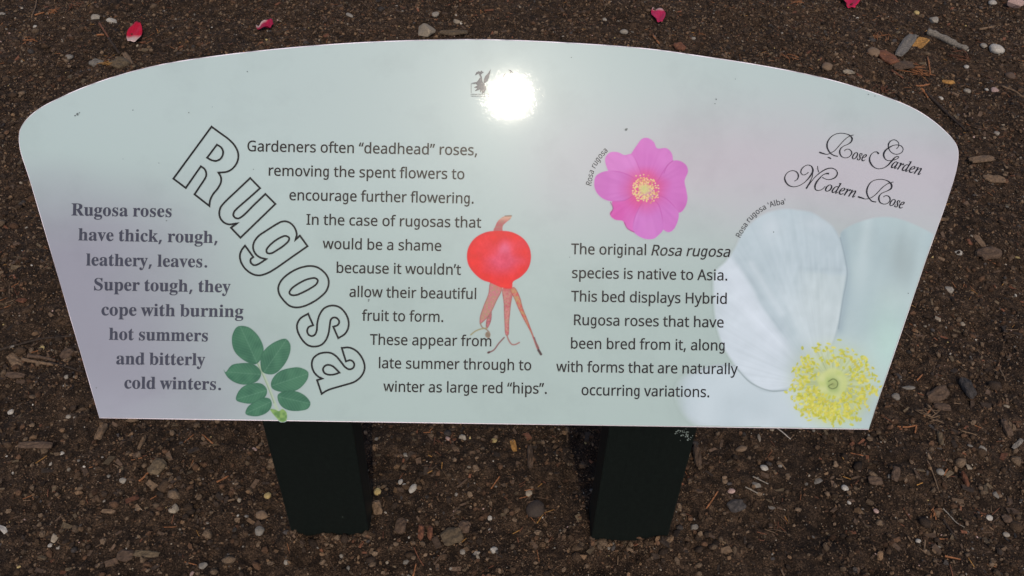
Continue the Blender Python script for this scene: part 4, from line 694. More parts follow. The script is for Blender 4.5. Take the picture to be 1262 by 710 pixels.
def stone_mesh(name, l, w, h, seed, angular):
    r = np.random.default_rng(seed); bm = bmesh.new()
    if angular:
        P = r.normal(size=(16, 3)); P /= np.linalg.norm(P, axis=1)[:, None]
        for q in P: bm.verts.new(q)
        res = bmesh.ops.convex_hull(bm, input=bm.verts)
        bmesh.ops.delete(bm, geom=[g for g in res['geom_interior'] if isinstance(g, bmesh.types.BMVert)], context='VERTS')
        bmesh.ops.bevel(bm, geom=bm.edges[:], offset=.07, segments=1, affect='EDGES')
    else:
        bmesh.ops.create_icosphere(bm, subdivisions=3, radius=1)
    k = r.uniform(0, 60, 3)
    for q in bm.verts:
        c = q.co; f = 1 + .30*(vnoise(np.array(c.x*1.3 + k[0] + 20), np.array(c.y*1.3 + c.z + k[1] + 20), 5) - .5) + (.10*(vnoise(np.array(c.x*4 + k[2] + 20), np.array(c.y*4 + 2*c.z + 20), 6) - .5))
        q.co = c*float(f)
    xs = [q.co for q in bm.verts]; mx = [max(abs(c[i]) for c in xs) for i in range(3)]
    for q in bm.verts: q.co = (q.co.x/mx[0]*l/2, q.co.y/mx[1]*w/2, q.co.z/mx[2]*h/2)
    me = bpy.data.meshes.new(name); bm.to_mesh(me); bm.free(); return me
def finish(me, name, mat, tint, smooth):
    a = me.color_attributes.new('tint', 'FLOAT_COLOR', 'POINT'); t = np.broadcast_to(col4(np.asarray(tint, float)), (len(me.vertices), 4))
    a.data.foreach_set('color', np.ascontiguousarray(t, np.float32).ravel()); me.materials.append(mat)
    me.polygons.foreach_set('use_smooth', np.full(len(me.polygons), smooth))
    o = bpy.data.objects.new(name, me); C.objects.link(o); return o
def stone(px, py, l, w, ang, tint, label, angular=False, name='pebble', cat='pebble', group='pebbles on the soil'):
    L_, Wd = span(px, py, l, w, ang); Wd = min(Wd, L_*1.15); h = .62*min(L_, Wd)
    o = finish(stone_mesh(name, L_, Wd, h, int(px*7 + py), angular), name, MAT_STONE, np.array(TINT[tint])*random.uniform(.9, 1.1), not angular)
    place(o, px, py, ang, h*.22, (random.uniform(-.15, .15), random.uniform(-.15, .15))); return tag(o, label, cat, group)
def chip(px, py, l, w, ang, tint, label, name='bark_chip', cat='bark chip', group='bark chips on the soil', thick=.28, curl=.0):
    L_, Wd = span(px, py, l, w, ang); h = max(thick*Wd, .0015); r = np.random.default_rng(int(px*3 + py)); nu, nv = 14, 6; V = []
    for zz in (1, -1):
        for i in range(nu):
            for j in range(nv):
                u, q = i/(nu - 1)*2 - 1, j/(nv - 1)*2 - 1
                tw = 1 - .35*abs(u)**3 + .18*(vnoise(np.array(u*2 + r.uniform(0, .01) + px % 50 + 5), np.array(zz*0 + np.sign(q) + 9), 7) - .5)
                x = u*L_/2*(1 - .10*float(vnoise(np.array(q*2.2 + px % 30 + 9), np.array(np.sign(u) + 4.0), 8)))
                y = q*Wd/2*float(tw); edge = (1 - abs(q)**4)*(1 - abs(u)**8)
                z = zz*h/2*(.35 + .65*edge) + h*.45*(float(vnoise(np.array(u*2.5 + px % 40 + 9), np.array(q*5 + 20), 9)) - .5) + curl*L_*(u*u - .3)
                V.append((x, y, z))
    Fs = []; N = nu*nv
    for i in range(nu - 1):
        for j in range(nv - 1):
            a, b, c, d = i*nv + j, (i + 1)*nv + j, (i + 1)*nv + j + 1, i*nv + j + 1; Fs += [(a, b, c, d), (N + d, N + c, N + b, N + a)]
    for i in range(nu - 1):
        Fs += [(i*nv, N + i*nv, N + (i + 1)*nv, (i + 1)*nv), ((i + 1)*nv + nv - 1, N + (i + 1)*nv + nv - 1, N + i*nv + nv - 1, i*nv + nv - 1)]
    for j in range(nv - 1):
        b_ = (nu - 1)*nv; Fs += [(j + 1, N + j + 1, N + j, j), (b_ + j, N + b_ + j, N + b_ + j + 1, b_ + j + 1)]
    me = bpy.data.meshes.new(name); me.from_pydata(V, [], Fs)
    o = finish(me, name, MAT_WOOD, np.array(TINT[tint])*random.uniform(.9, 1.1), False)
    place(o, px, py, ang, h*.45 + .0015, (random.uniform(-.12, .12), random.uniform(-.06, .06))); return tag(o, label, cat, group)
def tube(P, R, sides=7):
    P = np.asarray(P, float); R = np.broadcast_to(np.asarray(R, float), (len(P),)); V = []; Fs = []
    for i in range(len(P)):
        d = unit(P[min(i + 1, len(P) - 1)] - P[max(i - 1, 0)]); a = unit(np.cross(d, (0, 0, 1.0)) if abs(d[2]) < .95 else np.cross(d, (1.0, 0, 0))); b = np.cross(d, a)
        for k in range(sides):
            t = 2*math.pi*k/sides; V.append(P[i] + R[i]*(a*math.cos(t) + b*math.sin(t)))
    for i in range(len(P) - 1):
        for k in range(sides):
            j = (k + 1) % sides; Fs.append((i*sides + k, i*sides + j, (i + 1)*sides + j, (i + 1)*sides + k))
    Fs += [tuple(range(sides - 1, -1, -1)), tuple((len(P) - 1)*sides + k for k in range(sides))]
    return V, Fs
def twig(pts, wpx, tint, label, name='twig', cat='twig', group='twigs on the soil', lift=.2, taper=.6):
    Q = smooth_path(pts, False, 5); A = np.array([G(*q) for q in Q]); mid = A[len(A)//2]
    w = span(*Q[len(Q)//2], wpx, wpx, 0)[0]; r = np.linspace(1, taper, len(A))*w/2*np.random.default_rng(int(sum(pts[0]))).uniform(.82, 1.15, len(A))
    z = soil_z(A[:, 0], A[:, 1]); z = np.convolve(np.pad(z, 3, 'edge'), np.ones(7)/7, 'valid') + r*(.7 + lift)
    V, Fs = tube(np.stack([A[:, 0] - mid[0], A[:, 1] - mid[1], z], -1), r)
    me = bpy.data.meshes.new(name); me.from_pydata([tuple(q) for q in V], [], Fs)
    o = finish(me, name, MAT_WOOD, np.array(TINT[tint]), True); o.location = (mid[0], mid[1], .001); return tag(o, label, cat, group)
def sprig(px, py, l, count, ang, spread, tint, label):
    r = np.random.default_rng(int(px + py)); m = G(px, py); sc = span(px, py, l, l, 0)[0]; A, B = ground_pair(px, py, 4, ang); a0 = math.atan2(B[1] - A[1], B[0] - A[0]); V = []; Fs = []
    for k in range(count):
        a = a0 + r.normal(0, spread); ln = sc*r.uniform(.35, .65); c = r.normal(0, sc*.17, 2); zz = r.uniform(.002, .007); bend = r.normal(0, .12)
        P = [(c[0] + math.cos(a + bend*t)*ln*t, c[1] + math.sin(a + bend*t)*ln*t, float(soil_z(m[0] + c[0], m[1] + c[1])) + zz + r.normal(0, .0005)) for t in (-.5, 0, .5)]
        v_, f_ = tube(P, .0009, 5); o_ = len(V); V += v_; Fs += [tuple(o_ + i for i in q) for q in f_]
    me = bpy.data.meshes.new('needle_cluster'); me.from_pydata([tuple(q) for q in V], [], Fs)
    o = finish(me, 'needle_cluster', MAT_WOOD, np.array(TINT[tint])*1.0, True); o.location = (m[0], m[1], .001); return tag(o, label, 'dry needles', 'needle clusters on the soil')
def petal(px, py, l, w, ang, c1, c2, label, cup=.3, white=.25):
    L_, Wd = span(px, py, l, w, ang); nu, nv = 17, 13; V = []; cols = []; N = nu*nv; r = np.random.default_rng(int(px))
    for s in (1, -1):
        for i in range(nu):
            for j in range(nv):
                u, q = i/(nu - 1), j/(nv - 1)*2 - 1
                wd = (math.sin(math.pi*min(u*.86 + .10, 1.0)**.8)**.62) if u < 1 else .45
                wd = max(wd, .12); x = (u - .5)*L_*(1 - .06*q*q); y = q*Wd/2*wd
                z = cup*Wd*.5*(q*q*.9 + (u - .45)**2*1.2) + .05*Wd*math.sin(u*7 + q*4) + s*.00035
                V.append((x, y, z)); t = min(max((white - u)/.16 + .5, 0), 1)
                cols.append(np.array(c1)*(1 - t)*(1 + .12*math.sin(q*17)) + np.array(c2)*t)
    Fs = []
    for i in range(nu - 1):
        for j in range(nv - 1):
            a, b, c, d = i*nv + j, (i + 1)*nv + j, (i + 1)*nv + j + 1, i*nv + j + 1; Fs += [(a, b, c, d), (N + d, N + c, N + b, N + a)]
    for i in range(nu - 1): Fs += [(i*nv, N + i*nv, N + (i + 1)*nv, (i + 1)*nv), ((i + 1)*nv + nv - 1, N + (i + 1)*nv + nv - 1, N + i*nv + nv - 1, i*nv + nv - 1)]
    b_ = (nu - 1)*nv
    for j in range(nv - 1): Fs += [(j + 1, N + j + 1, N + j, j), (b_ + j, N + b_ + j, N + b_ + j + 1, b_ + j + 1)]
    me = bpy.data.meshes.new('rose_petal'); me.from_pydata(V, [], Fs); o = finish(me, 'rose_petal', MAT_PETAL, np.array(cols), True)
    place(o, px, py, ang, .0075); return tag(o, label, 'petal', 'rose petals fallen on the soil')

RED, CRIM, WHT = (.36, .004, .022), (.27, .006, .035), (.42, .30, .27)
petal(167, 40.5, 25, 14.5, -75, RED, WHT, 'long bright red rose petal with a white base, lying beyond the sign\'s left shoulder', .15, .22)
petal(327.5, 31, 14.5, 13, 12, CRIM, WHT, 'small crimson rose petal with a white tip pointing left, right of the long red petal', .22, .14)
petal(811.5, 19, 17, 15.5, 80, (.33, .012, .055), WHT, 'pinkish crimson cupped rose petal alone beyond the sign\'s top edge, right of the glare', .25, .1)
petal(1047, 1, 24, 24, 88, (.36, .006, .04), (.36, .006, .04), 'deep crimson rose petal cut off by the top of the picture', .2, .0)

# stones and pebbles: place, length, width, direction, colour, label, angular
for a in (
 (525, 39.5, 23, 16, 10, 'beige', 'largest beige stone, touching the top edge of the sign panel', 1),
 (564, 25.5, 11, 7, 0, 'beige', 'small squarish beige stone up and right of the largest beige stone', 1),
 (536.5, 18, 8, 6, 20, 'pale', 'pale round pebble just above the largest beige stone', 0),
 (431, 18.5, 10, 4, 38, 'pale', 'thin pale sliver of stone left of the largest beige stone', 0),
 (117.5, 23, 9, 6, 15, 'pale', 'pale pebble left of the long red petal, with a twin to its right', 1),
 (137, 25.5, 8, 6, 30, 'white', 'whitish chip between its twin pebble and the long red petal', 1),
 (86, 72, 9, 6, 5, 'grey', 'grey pebble beyond the sign\'s upper left curve', 0),
 (44.5, 37, 5, 4, 0, 'white', 'bright white speck of stone near the top left corner', 0),
 (5.5, 23, 7, 5, 160, 'pale', 'pale stone at the left edge of the picture near the top', 1),
 (1228, 61.5, 21, 9, 14, 'white', 'long whitish stone with dark pits, right of the greyish brown stick', 0),
 (1212.5, 56, 9, 5, 5, 'pale', 'small pale pebble touching the left end of the long whitish stone', 0),
 (1223.5, 3, 11, 6, 10, 'white', 'whitish pebble at the top edge near the top right corner', 0),
 (1249, 8, 20, 12, 25, 'pink', 'large pinkish grey stone in the top right corner', 1),
 (1152, 25, 11, 6, 0, 'pale', 'pale angular pebble above the greyish brown stick', 1),
 (1130.5, 14, 7, 4, 0, 'yellow', 'yellowish pebble above the silvery weathered wood piece', 0),
 (1228.5, 107.5, 8, 6, 60, 'pink', 'pinkish white oval pebble below the long whitish stone', 0),
 (1218, 106, 5, 4, 0, 'white', 'tiny bright white pebble left of the pinkish white oval', 0),
 (1195, 104.5, 11, 4, 5, 'pale', 'flat pale pebble lying level, left of the tiny bright white one', 0),
 (1192.5, 78.5, 6, 5, 0, 'white', 'round white pebble under the right end of the greyish brown stick', 0),
 (1161.5, 116.5, 6, 5, 0, 'white', 'round white pebble close beyond the sign\'s upper right curve', 0),
 (1045.5, 93, 17, 11, 10, 'beige', 'crumbly beige lump touching the sign\'s upper right curve', 1),
 (1018, 86, 14, 9, 15, 'tan', 'tan lump left of the crumbly beige lump', 0),
 (1076, 67, 11, 10, 60, 'tan', 'grey brown stone below the cluster of dry orange needles', 0),
 (1247, 90, 13, 15, 0, 'brown', 'dark brown round stone near the right edge, below the long whitish stone', 0),
 (745.5, 22, 6, 5, 0, 'pale', 'pale round pebble left of the pinkish crimson cupped petal', 0),
 (769.5, 38.5, 9, 5, -20, 'pale', 'pale flat pebble down and left of the pinkish crimson cupped petal', 0),
 (855, 44.5, 6, 6, 0, 'pale', 'pale lone pebble down and right of the pinkish crimson cupped petal', 0),
 (1182, 311, 10, 9, 30, 'white', 'white angular stone by itself right of the sign\'s right edge', 1),
 (1229, 163, 8, 5, 15, 'pale', 'pale pebble up and right of the two tan bark strips', 0),
 (1172, 353, 9, 10, 80, 'pale', 'pale angular stone below the white one, near the right edge of the sign', 1),
 (1157, 390, 8, 8, 0, 'beige', 'beige pebble beside the sign\'s right edge, above the two orange twigs', 1),
 (1189, 394, 6, 6, 0, 'beige', 'small beige pebble right of the other beige pebble', 0),
 (1105, 487, 12, 7, 10, 'grey', 'grey oval pebble beside the sign\'s lower right edge', 0),
 (1121, 475.5, 17, 5, 2, 'grey', 'long thin grey pebble just above the grey oval one', 0),
 (1210, 554.5, 12, 6, 38, 'pale', 'pale wedge shaped chip of stone at the lower right', 1),
 (1159, 581, 10, 9, 0, 'pale', 'pale round pebble with an orange needle at its right', 0),
 (1195, 573, 13, 11, 30, 'beige', 'flat beige stone right of the pale round pebble', 1),
 (1230, 607, 9, 11, 0, 'grey', 'grey crumbling stone near the right edge, above the white egg shaped pebble', 1),
 (1221.5, 635, 6, 9, 100, 'white', 'white egg shaped pebble near the right edge', 0),
 (1242.5, 656, 6, 9, 90, 'pale', 'pale pebble near the lower right corner', 0),
 (1134, 663, 7, 6, 50, 'white', 'whitish pebble below the ring of dry orange leaf', 0),
 (1168, 692, 5, 5, 0, 'white', 'tiny white pebble near the bottom, below the pinkish orange twig', 0),
 (940.5, 581, 8, 10, 70, 'white', 'cream egg shaped pebble right of the right post', 0),
 (911.5, 559.5, 14, 8, -12, 'tan', 'tan oval pebble between the right post and the cream pebble', 0),
 (934, 543.5, 12, 4, 85, 'beige', 'slim upright beige pebble under the sign\'s lower edge', 0),
 (931, 601, 9, 13, 80, 'grey', 'grey pointed shard with thin straws across it', 1),
 (952.5, 623, 10, 9, 20, 'grey', 'grey triangular stone below the grey pointed shard', 1),
 (855, 650, 10, 9, 40, 'grey', 'grey angular stone beside the foot of the right post', 1),
 (901, 607, 10, 6, -5, 'pink', 'pinkish tan pebble left of the grey pointed shard', 0),
 (1009.5, 593.5, 11, 13, 60, 'grey', 'rough dark grey stone left of the white oval pebble', 1),
 (1041.5, 601, 10, 7, 55, 'white', 'white oval pebble below the panel\'s lower right corner', 0),
 (1047, 618, 5, 5, 0, 'white', 'small white pebble just below the white oval one', 0),
 (1081, 627.5, 8, 5, 45, 'pink', 'pinkish tan slanted pebble below the two brown blocks', 0),
 (570, 538, 9, 11, 100, 'pale', 'pale rough pebble just under the sign\'s lower edge between the posts', 1),
 (552, 539, 7, 5, 50, 'pink', 'pinkish pebble left of the pale rough pebble under the panel', 0),
 (509, 601, 14, 8, -52, 'white', 'white slanted oval pebble right of the left post', 0),
 (493.5, 593, 8, 6, -70, 'white', 'white pebble touching the upper left of the white slanted oval', 0),
 (498.5, 597.5, 6, 5, 0, 'white', 'small white pebble between two larger white ones', 0),
 (466, 610, 10, 10, 0, 'yellow', 'round yellowish pebble touching the right side of the left post', 0),
 (500, 559, 8, 6, 60, 'pale', 'pale pebble above the white pebbles right of the left post', 0),
 (609, 540.5, 8, 6, 0, 'yellow', 'yellowish pebble under the sign\'s lower edge, left of the amber chip', 0),
 (652, 608.5, 8, 9, 90, 'beige', 'round beige pebble above a dark clod between the posts', 0),
 (604, 634.5, 6, 6, 0, 'white', 'lone bright white pebble midway between the posts', 0),
 (609, 677, 8, 11, 110, 'white', 'white tall pebble near the bottom, between the posts', 1),
 (570, 680, 7, 7, 0, 'pale', 'pale pebble near the bottom, left of the white tall one', 0),
 (587, 682, 10, 6, -15, 'pale', 'flat pale pebble between the other two near the bottom', 1),
 (660, 626, 24, 20, 0, 'dark', 'big dark round clod of earth left of the right post', 0),
 (215, 630, 11, 13, 80, 'beige', 'beige triangular stone alone in the dark soil at the lower left', 1),
 (154.5, 599, 9, 8, -30, 'pale', 'pale striped pebble left of the olive brown chip', 0),
 (78.5, 563, 5, 7, 80, 'white', 'white upright pebble left of the upright tan chip', 0),
 (4, 652, 17, 8, 62, 'white', 'large whitish stone cut by the left edge of the picture', 1),
 (69, 664, 14, 8, -65, 'beige', 'beige stone with a white pebble at its foot, lower left', 1),
 (62, 672.5, 6, 5, 0, 'white', 'white pebble at the foot of a beige stone, lower left', 0),
 (72, 676, 6, 6, 0, 'pale', 'pale squarish pebble right of the white one at the lower left', 1),
 (250, 697, 9, 14, 95, 'grey', 'grey crumbly stone at the bottom edge, left of the left post', 1),
 (329, 607, 10, 9, 0, 'yellow', 'round orange yellow pebble left of the left post', 0),
 (322, 633, 16, 11, 0, 'tan', 'tan brown rounded stone below the orange yellow pebble', 0),
 (320, 655.5, 13, 12, 0, 'grey', 'dull grey stone left of the foot of the left post', 0),
 (353, 694, 7, 6, -40, 'pale', 'pale pebble below the left post near the bottom edge', 0),
 (83, 481, 7, 7, 0, 'white', 'white square pebble left of the sign\'s lower left corner', 1),
 (85, 471, 6, 5, 0, 'pale', 'pale pebble just above the white square one', 0),
 (12.5, 506, 9, 6, -10, 'white', 'white oval pebble near the left edge', 0),
 (86.5, 518, 6, 5, 20, 'pale', 'pale pebble left of the sign\'s lower left corner, below the white square one', 0),
 (52.5, 431, 7, 5, 0, 'yellow', 'yellowish oval pebble under the long dark twig at the left', 0)):
    big = a[2] >= 16
    stone(*a[:7], angular=bool(a[7]), name='stone' if 'stone' in a[6] else 'clod' if 'clod' in a[6] else 'pebble', cat='stone' if 'stone' in a[6] else 'clod' if 'clod' in a[6] else 'pebble',
          group='stones on the soil' if 'stone' in a[6] else None if 'clod' in a[6] else 'pebbles on the soil')

# bark and wood pieces
for a in (
 (1116, 57, 33, 11, -54, 'silver', 'silvery weathered wood piece beside the amber dead leaf'),
 (1208.5, 198.5, 30, 8, -9, 'tan', 'upper of two tan bark strips right of the sign\'s right shoulder'),
 (1224, 223.5, 29, 8, 5, 'tan', 'lower of two tan bark strips right of the sign\'s right shoulder'),
 (1206, 296, 22, 6, 55, 'tan', 'slanted tan splinter above the white angular stone'),
 (1217, 315, 17, 18, 50, 'brown', 'broad brown bark flake right of the white angular stone'),
 (1102, 588, 18, 10, -78, 'brown', 'upright brown block of wood below the sign\'s lower right corner'),
 (1078.5, 593, 18, 10, 4, 'brown', 'level brown block of wood left of the upright one'),
 (1239.5, 529, 9, 18, 0, 'brown', 'dark brown upright flake near the right edge'),
 (1255, 546, 17, 6, -45, 'grey', 'grey slanted wood splinter at the right edge'),
 (1242, 638, 12, 9, 0, 'brown', 'brown flake above the lower right corner'),
 (1191, 588, 5, 16, 0, 'rust', 'reddish upright splinter below the flat beige stone'),
 (1157, 543, 6, 14, 5, 'olive', 'olive brown upright flake above the pale round pebble'),
 (1158, 483, 19, 22, 40, 'brown', 'dark brown flake right of the two long grey pebbles'),
 (1163, 498, 22, 10, 10, 'brown', 'brown wedge of bark below a dark brown flake'),
 (1192, 479, 13, 22, 0, 'slate', 'dark slate coloured chip at the lower right'),
 (907, 624, 21, 15, -20, 'slate', 'dark slate coloured flat chip right of the right post'),
 (858, 566, 9, 24, 2, 'brown', 'upright brown bark strip touching the right side of the right post'),
 (633, 549, 15, 7, 75, 'amber', 'amber coloured wood chip under the sign\'s lower edge'),
 (653, 569, 7, 26, 0, 'brown', 'long upright reddish brown splinter left of the right post'),
 (465.5, 632, 12, 17, -15, 'tan', 'tan wedge of wood against the right side of the left post'),
 (494, 649, 14, 19, 5, 'brown', 'brown bark flake right of the tan wedge'),
 (519, 658, 8, 19, 0, 'rust', 'left of a pair of upright reddish chips between the posts'),
 (530, 657, 7, 17, 0, 'rust', 'right of a pair of upright reddish chips between the posts'),
 (557, 663, 27, 21, -20, 'olive', 'large flat grey brown flake between the posts'),
 (572, 650, 15, 16, 10, 'brown', 'brown flake behind the large flat grey brown one'),
 (197, 583, 16, 20, 25, 'olive', 'olive brown angular chip below the sign, left of the left post'),
 (128.5, 540, 9, 20, 5, 'tan', 'upright tan chip below the sign\'s lower left corner'),
 (136, 635, 18, 5, 6, 'tan', 'thin tan wood sliver alone at the lower left'),
 (182, 685, 32, 8, 2, 'olive', 'long level olive grey chip near the bottom left'),
 (155, 686, 21, 14, 0, 'brown', 'brown flat flake left of the long level chip'),
 (48, 556, 44, 8, 3, 'brown', 'long brown wood piece under the left end of the sign'),
 (19, 445.5, 23, 11, 46, 'tan', 'tan slanted bark chip near the left edge of the picture'),
 (84, 438.5, 13, 12, 10, 'brown', 'brown squarish block by the sign\'s left edge'),
 (20, 464, 24, 7, 4, 'brown', 'dark brown chip below the tan slanted one'),
 (178.5, 554, 4, 16, 10, 'tan', 'narrow upright tan splinter under the sign near its left end'),
 (147, 76, 15, 13, 30, 'olive', 'broad olive brown flake beyond the sign\'s upper left curve'),
 (158, 71, 26, 6, 60, 'tan', 'slanted tan splinter beside the broad olive brown flake'),
 (118, 76, 13, 9, -25, 'grey', 'grey brown flake left of the broad olive brown one'),
 (559, 41, 36, 6, 0, 'olive', 'level olive bark strip right of the largest beige stone'),
 (838, 54, 12, 8, -10, 'rust', 'reddish bark flake beyond the sign\'s top edge'),
 (1094, 71, 26, 10, 40, 'rust', 'broad reddish brown flake below the silvery weathered wood'),
 (1113, 80, 26, 9, 0, 'brown', 'flat brown bark flake right of the broad reddish brown one'),
 (1170, 98, 16, 4, 5, 'amber', 'amber splinter in the soil below the greyish brown stick')):
    chip(*a)
chip(1134, 54.5, 15, 13, 20, 'amber', 'curled amber dead leaf beside the silvery weathered wood', name='dead_leaf', cat='leaf', group=None, thick=.12, curl=.12)

# twigs and sticks
for a in (
 ([(1142, 42.5), (1155, 46), (1175, 53.5), (1192, 60.5)], 8.5, 'grey', 'thick greyish brown stick at the upper right', .0, .8),
 ([(-3, 436), (25, 427), (50, 420), (92, 415)], 3.4, 'dark', 'long dark twig reaching the sign\'s left edge', .2, .7),
 ([(28, 444), (45, 449), (68, 453)], 5.0, 'tan', 'tan stick under the long dark twig', .2, .7),
 ([(36, 441.5), (52, 443), (70, 447)], 5.5, 'brown', 'short brown stick lying against the tan stick', .3, .8),
 ([(62, 450), (85, 458), (105, 463)], 3.0, 'dark', 'dark twig disappearing behind the sign\'s left edge', .2, .7),
 ([(953, 530.5), (962, 537), (973, 545.5)], 1.7, 'white', 'whitish straw sticking out below the sign\'s lower edge', .5, .8),
 ([(1164, 624), (1172, 632), (1180, 641), (1190, 648)], 1.7, 'pale', 'pale curved straw at the lower right', .5, .7),
 ([(1141, 568), (1149, 583), (1158, 607)], 2.2, 'tan', 'thin brown twig above the pale curved straw', .2, .6),
 ([(1164, 637), (1172, 650), (1180, 663)], 3.2, 'dark', 'dark twig below the pale curved straw', .2, .7),
 ([(1166, 683), (1175, 686), (1184, 689)], 2.6, 'orange', 'pinkish orange twig near the bottom at the lower right', .4, .8),
 ([(1121, 655), (1127, 665)], 2.4, 'tan', 'short tan twig left of the whitish pebble', .3, .8),
 ([(1143, 659), (1141, 677)], 2.6, 'tan', 'short upright tan twig right of the whitish pebble', .3, .8),
 ([(1106, 525.5), (1117, 526), (1130, 525)], 2.2, 'orange', 'level orange twig by the sign\'s lower right corner', .5, .8),
 ([(1129, 525), (1127.5, 534)], 2.2, 'orange', 'orange twig bent down from the level orange one', .5, .8),
 ([(1184, 530.5), (1192, 533), (1202, 536.5)], 1.8, 'tan', 'tan thin twig at the right, above the pale wedge shaped chip', .4, .8),
 ([(1164, 584), (1170, 574)], 2.4, 'orange', 'orange needle standing right of the pale round pebble', .4, .8),
 ([(1132, 465), (1139, 457.5)], 2.2, 'orange', 'upper of two orange twigs right of the sign', .4, .8),
 ([(1138, 514), (1148, 504)], 2.4, 'orange', 'lower of two orange twigs right of the sign', .4, .8),
 ([(1233, 445), (1236, 455), (1240, 468)], 2.0, 'tan', 'thin tan twig near the right edge of the picture', .3, .8),
 ([(173.5, 598), (180, 592), (187, 586)], 3.0, 'orange', 'bright orange twig below the olive brown angular chip', .5, .8),
 ([(267, 594), (281, 584)], 2.6, 'orange', 'orange twig in dark soil left of the left post', .4, .8),
 ([(279, 618), (289, 613.5)], 3.2, 'tan', 'short tan twig below the orange twig', .2, .8),
 ([(250, 538), (263, 548)], 2.0, 'orange', 'orange twig under the sign\'s lower edge at the left', .4, .8),
 ([(605, 601), (610, 595), (616, 588)], 2.0, 'orange', 'slanted orange brown twig between the posts', .4, .8),
 ([(563, 601), (576, 591)], 2.8, 'brown', 'short grey brown stick between the posts', .2, .8),
 ([(510, 675), (517, 690), (522, 698)], 1.8, 'rust', 'thin curved reddish twig near the bottom between the posts', .3, .8),
 ([(535, 697), (545, 684), (551, 676)], 2.4, 'brown', 'thin slanted brown twig near the bottom between the posts', .3, .8),
 ([(509, 711), (513, 695)], 2.4, 'orange', 'reddish orange twig at the bottom edge, right of the left post', .4, .8),
 ([(870, 628), (876, 620), (884, 608)], 2.2, 'orange', 'orange twig right of the right post', .4, .8),
 ([(926, 592), (946, 599)], 1.8, 'pale', 'pale straw lying over the grey pointed shard', 1.0, .8),
 ([(917, 604), (933, 610)], 1.8, 'pale', 'pale straw lying below the grey pointed shard', 1.0, .8),
 ([(964, 697), (970, 711)], 3.0, 'tan', 'tan twig cut by the bottom edge right of the right post', .4, .8),
 ([(46, 0), (44, 14), (41, 27)], 1.8, 'tan', 'thin tan stalk near the top left corner', .3, .8),
 ([(45, 25), (57, 21.5)], 2.2, 'orange', 'reddish needle at the foot of the thin tan stalk', .4, .8),
 ([(123, 31), (129, 40), (135, 49)], 3.2, 'rust', 'reddish brown twig left of the long red petal', .4, .6),
 ([(134, 48), (140, 55), (146, 62)], 3.4, 'dark', 'dark stick continuing down from a reddish brown twig', .2, .8),
 ([(120, 45.5), (129, 46)], 2.4, 'orange', 'short level orange twig left of the long red petal', .4, .8),
 ([(1206, 38), (1223, 36.5)], 3.2, 'tan', 'short level tan twig above the long whitish stone', .3, .8),
 ([(1143, 70), (1146, 80), (1148, 88)], 2.2, 'orange', 'orange twig below the curled amber dead leaf', .4, .8),
 ([(1135, 110), (1140, 113), (1144, 119)], 2.8, 'orange', 'orange splinter close to the sign\'s upper right curve', .4, .8),
 ([(1128, 108), (1136, 106), (1146, 103)], 2.6, 'orange', 'orange twig lying across the top of an orange splinter', .6, .8),
 ([(1098, 88), (1113, 97)], 2.8, 'rust', 'red brown twig under the broad reddish brown flake', .4, .7),
 ([(1140, 112), (1165, 135), (1190, 160)], 4.2, 'dark', 'long dark root following the sign\'s upper right curve', .1, .6),
 ([(1235, 105), (1250, 111), (1262, 118)], 2.6, 'tan', 'thin tan twig right of the pinkish white oval pebble', .3, .7),
 ([(597, 16), (608, 17.5)], 2.4, 'rust', 'short level red twig beyond the top edge, right of the squarish beige stone', .5, .9),
 ([(805, 41), (813, 51)], 2.6, 'orange', 'orange twig below the pinkish crimson cupped petal', .4, .8)):
    twig(a[0], a[1], a[2], a[3], lift=a[4], taper=a[5])
sprig(1087, 46, 26, 14, -70, .35, 'orange', 'upright cluster of dry orange needles left of the silvery wood')
sprig(1183, 66, 30, 14, 20, .5, 'rust', 'reddish dry needles under the right end of the greyish brown stick')
sprig(1130, 85, 40, 16, 10, .6, 'orange', 'loose orange dry needles below the curled amber dead leaf')
sprig(66, 21, 22, 12, -30, .7, 'orange', 'tangle of red orange needles near the top left corner')
sprig(92, 12, 22, 9, -80, .5, 'rust', 'upright reddish needles left of the long red petal')
sprig(38, 57, 18, 12, 10, .9, 'orange', 'small burst of orange needles near the left edge at the top')
sprig(132, 78, 18, 10, 20, .9, 'amber', 'amber needles between two flakes beyond the sign\'s left shoulder')
sprig(975, 72, 24, 10, 30, .7, 'orange', 'orange needles close beyond the sign\'s top edge at the right')
sprig(1090, 109, 24, 12, -50, .5, 'rust', 'rust needles touching the sign\'s upper right curve')
sprig(1145, 512, 34, 12, 10, .7, 'tan', 'tan straws among the stones right of the sign\'s lower right corner')
sprig(980, 8, 20, 9, -20, .5, 'orange', 'orange needles left of the deep crimson petal')
sprig(1152, 632, 14, 8, 70, .5, 'orange', 'ring of dry orange leaf bits at the lower right')

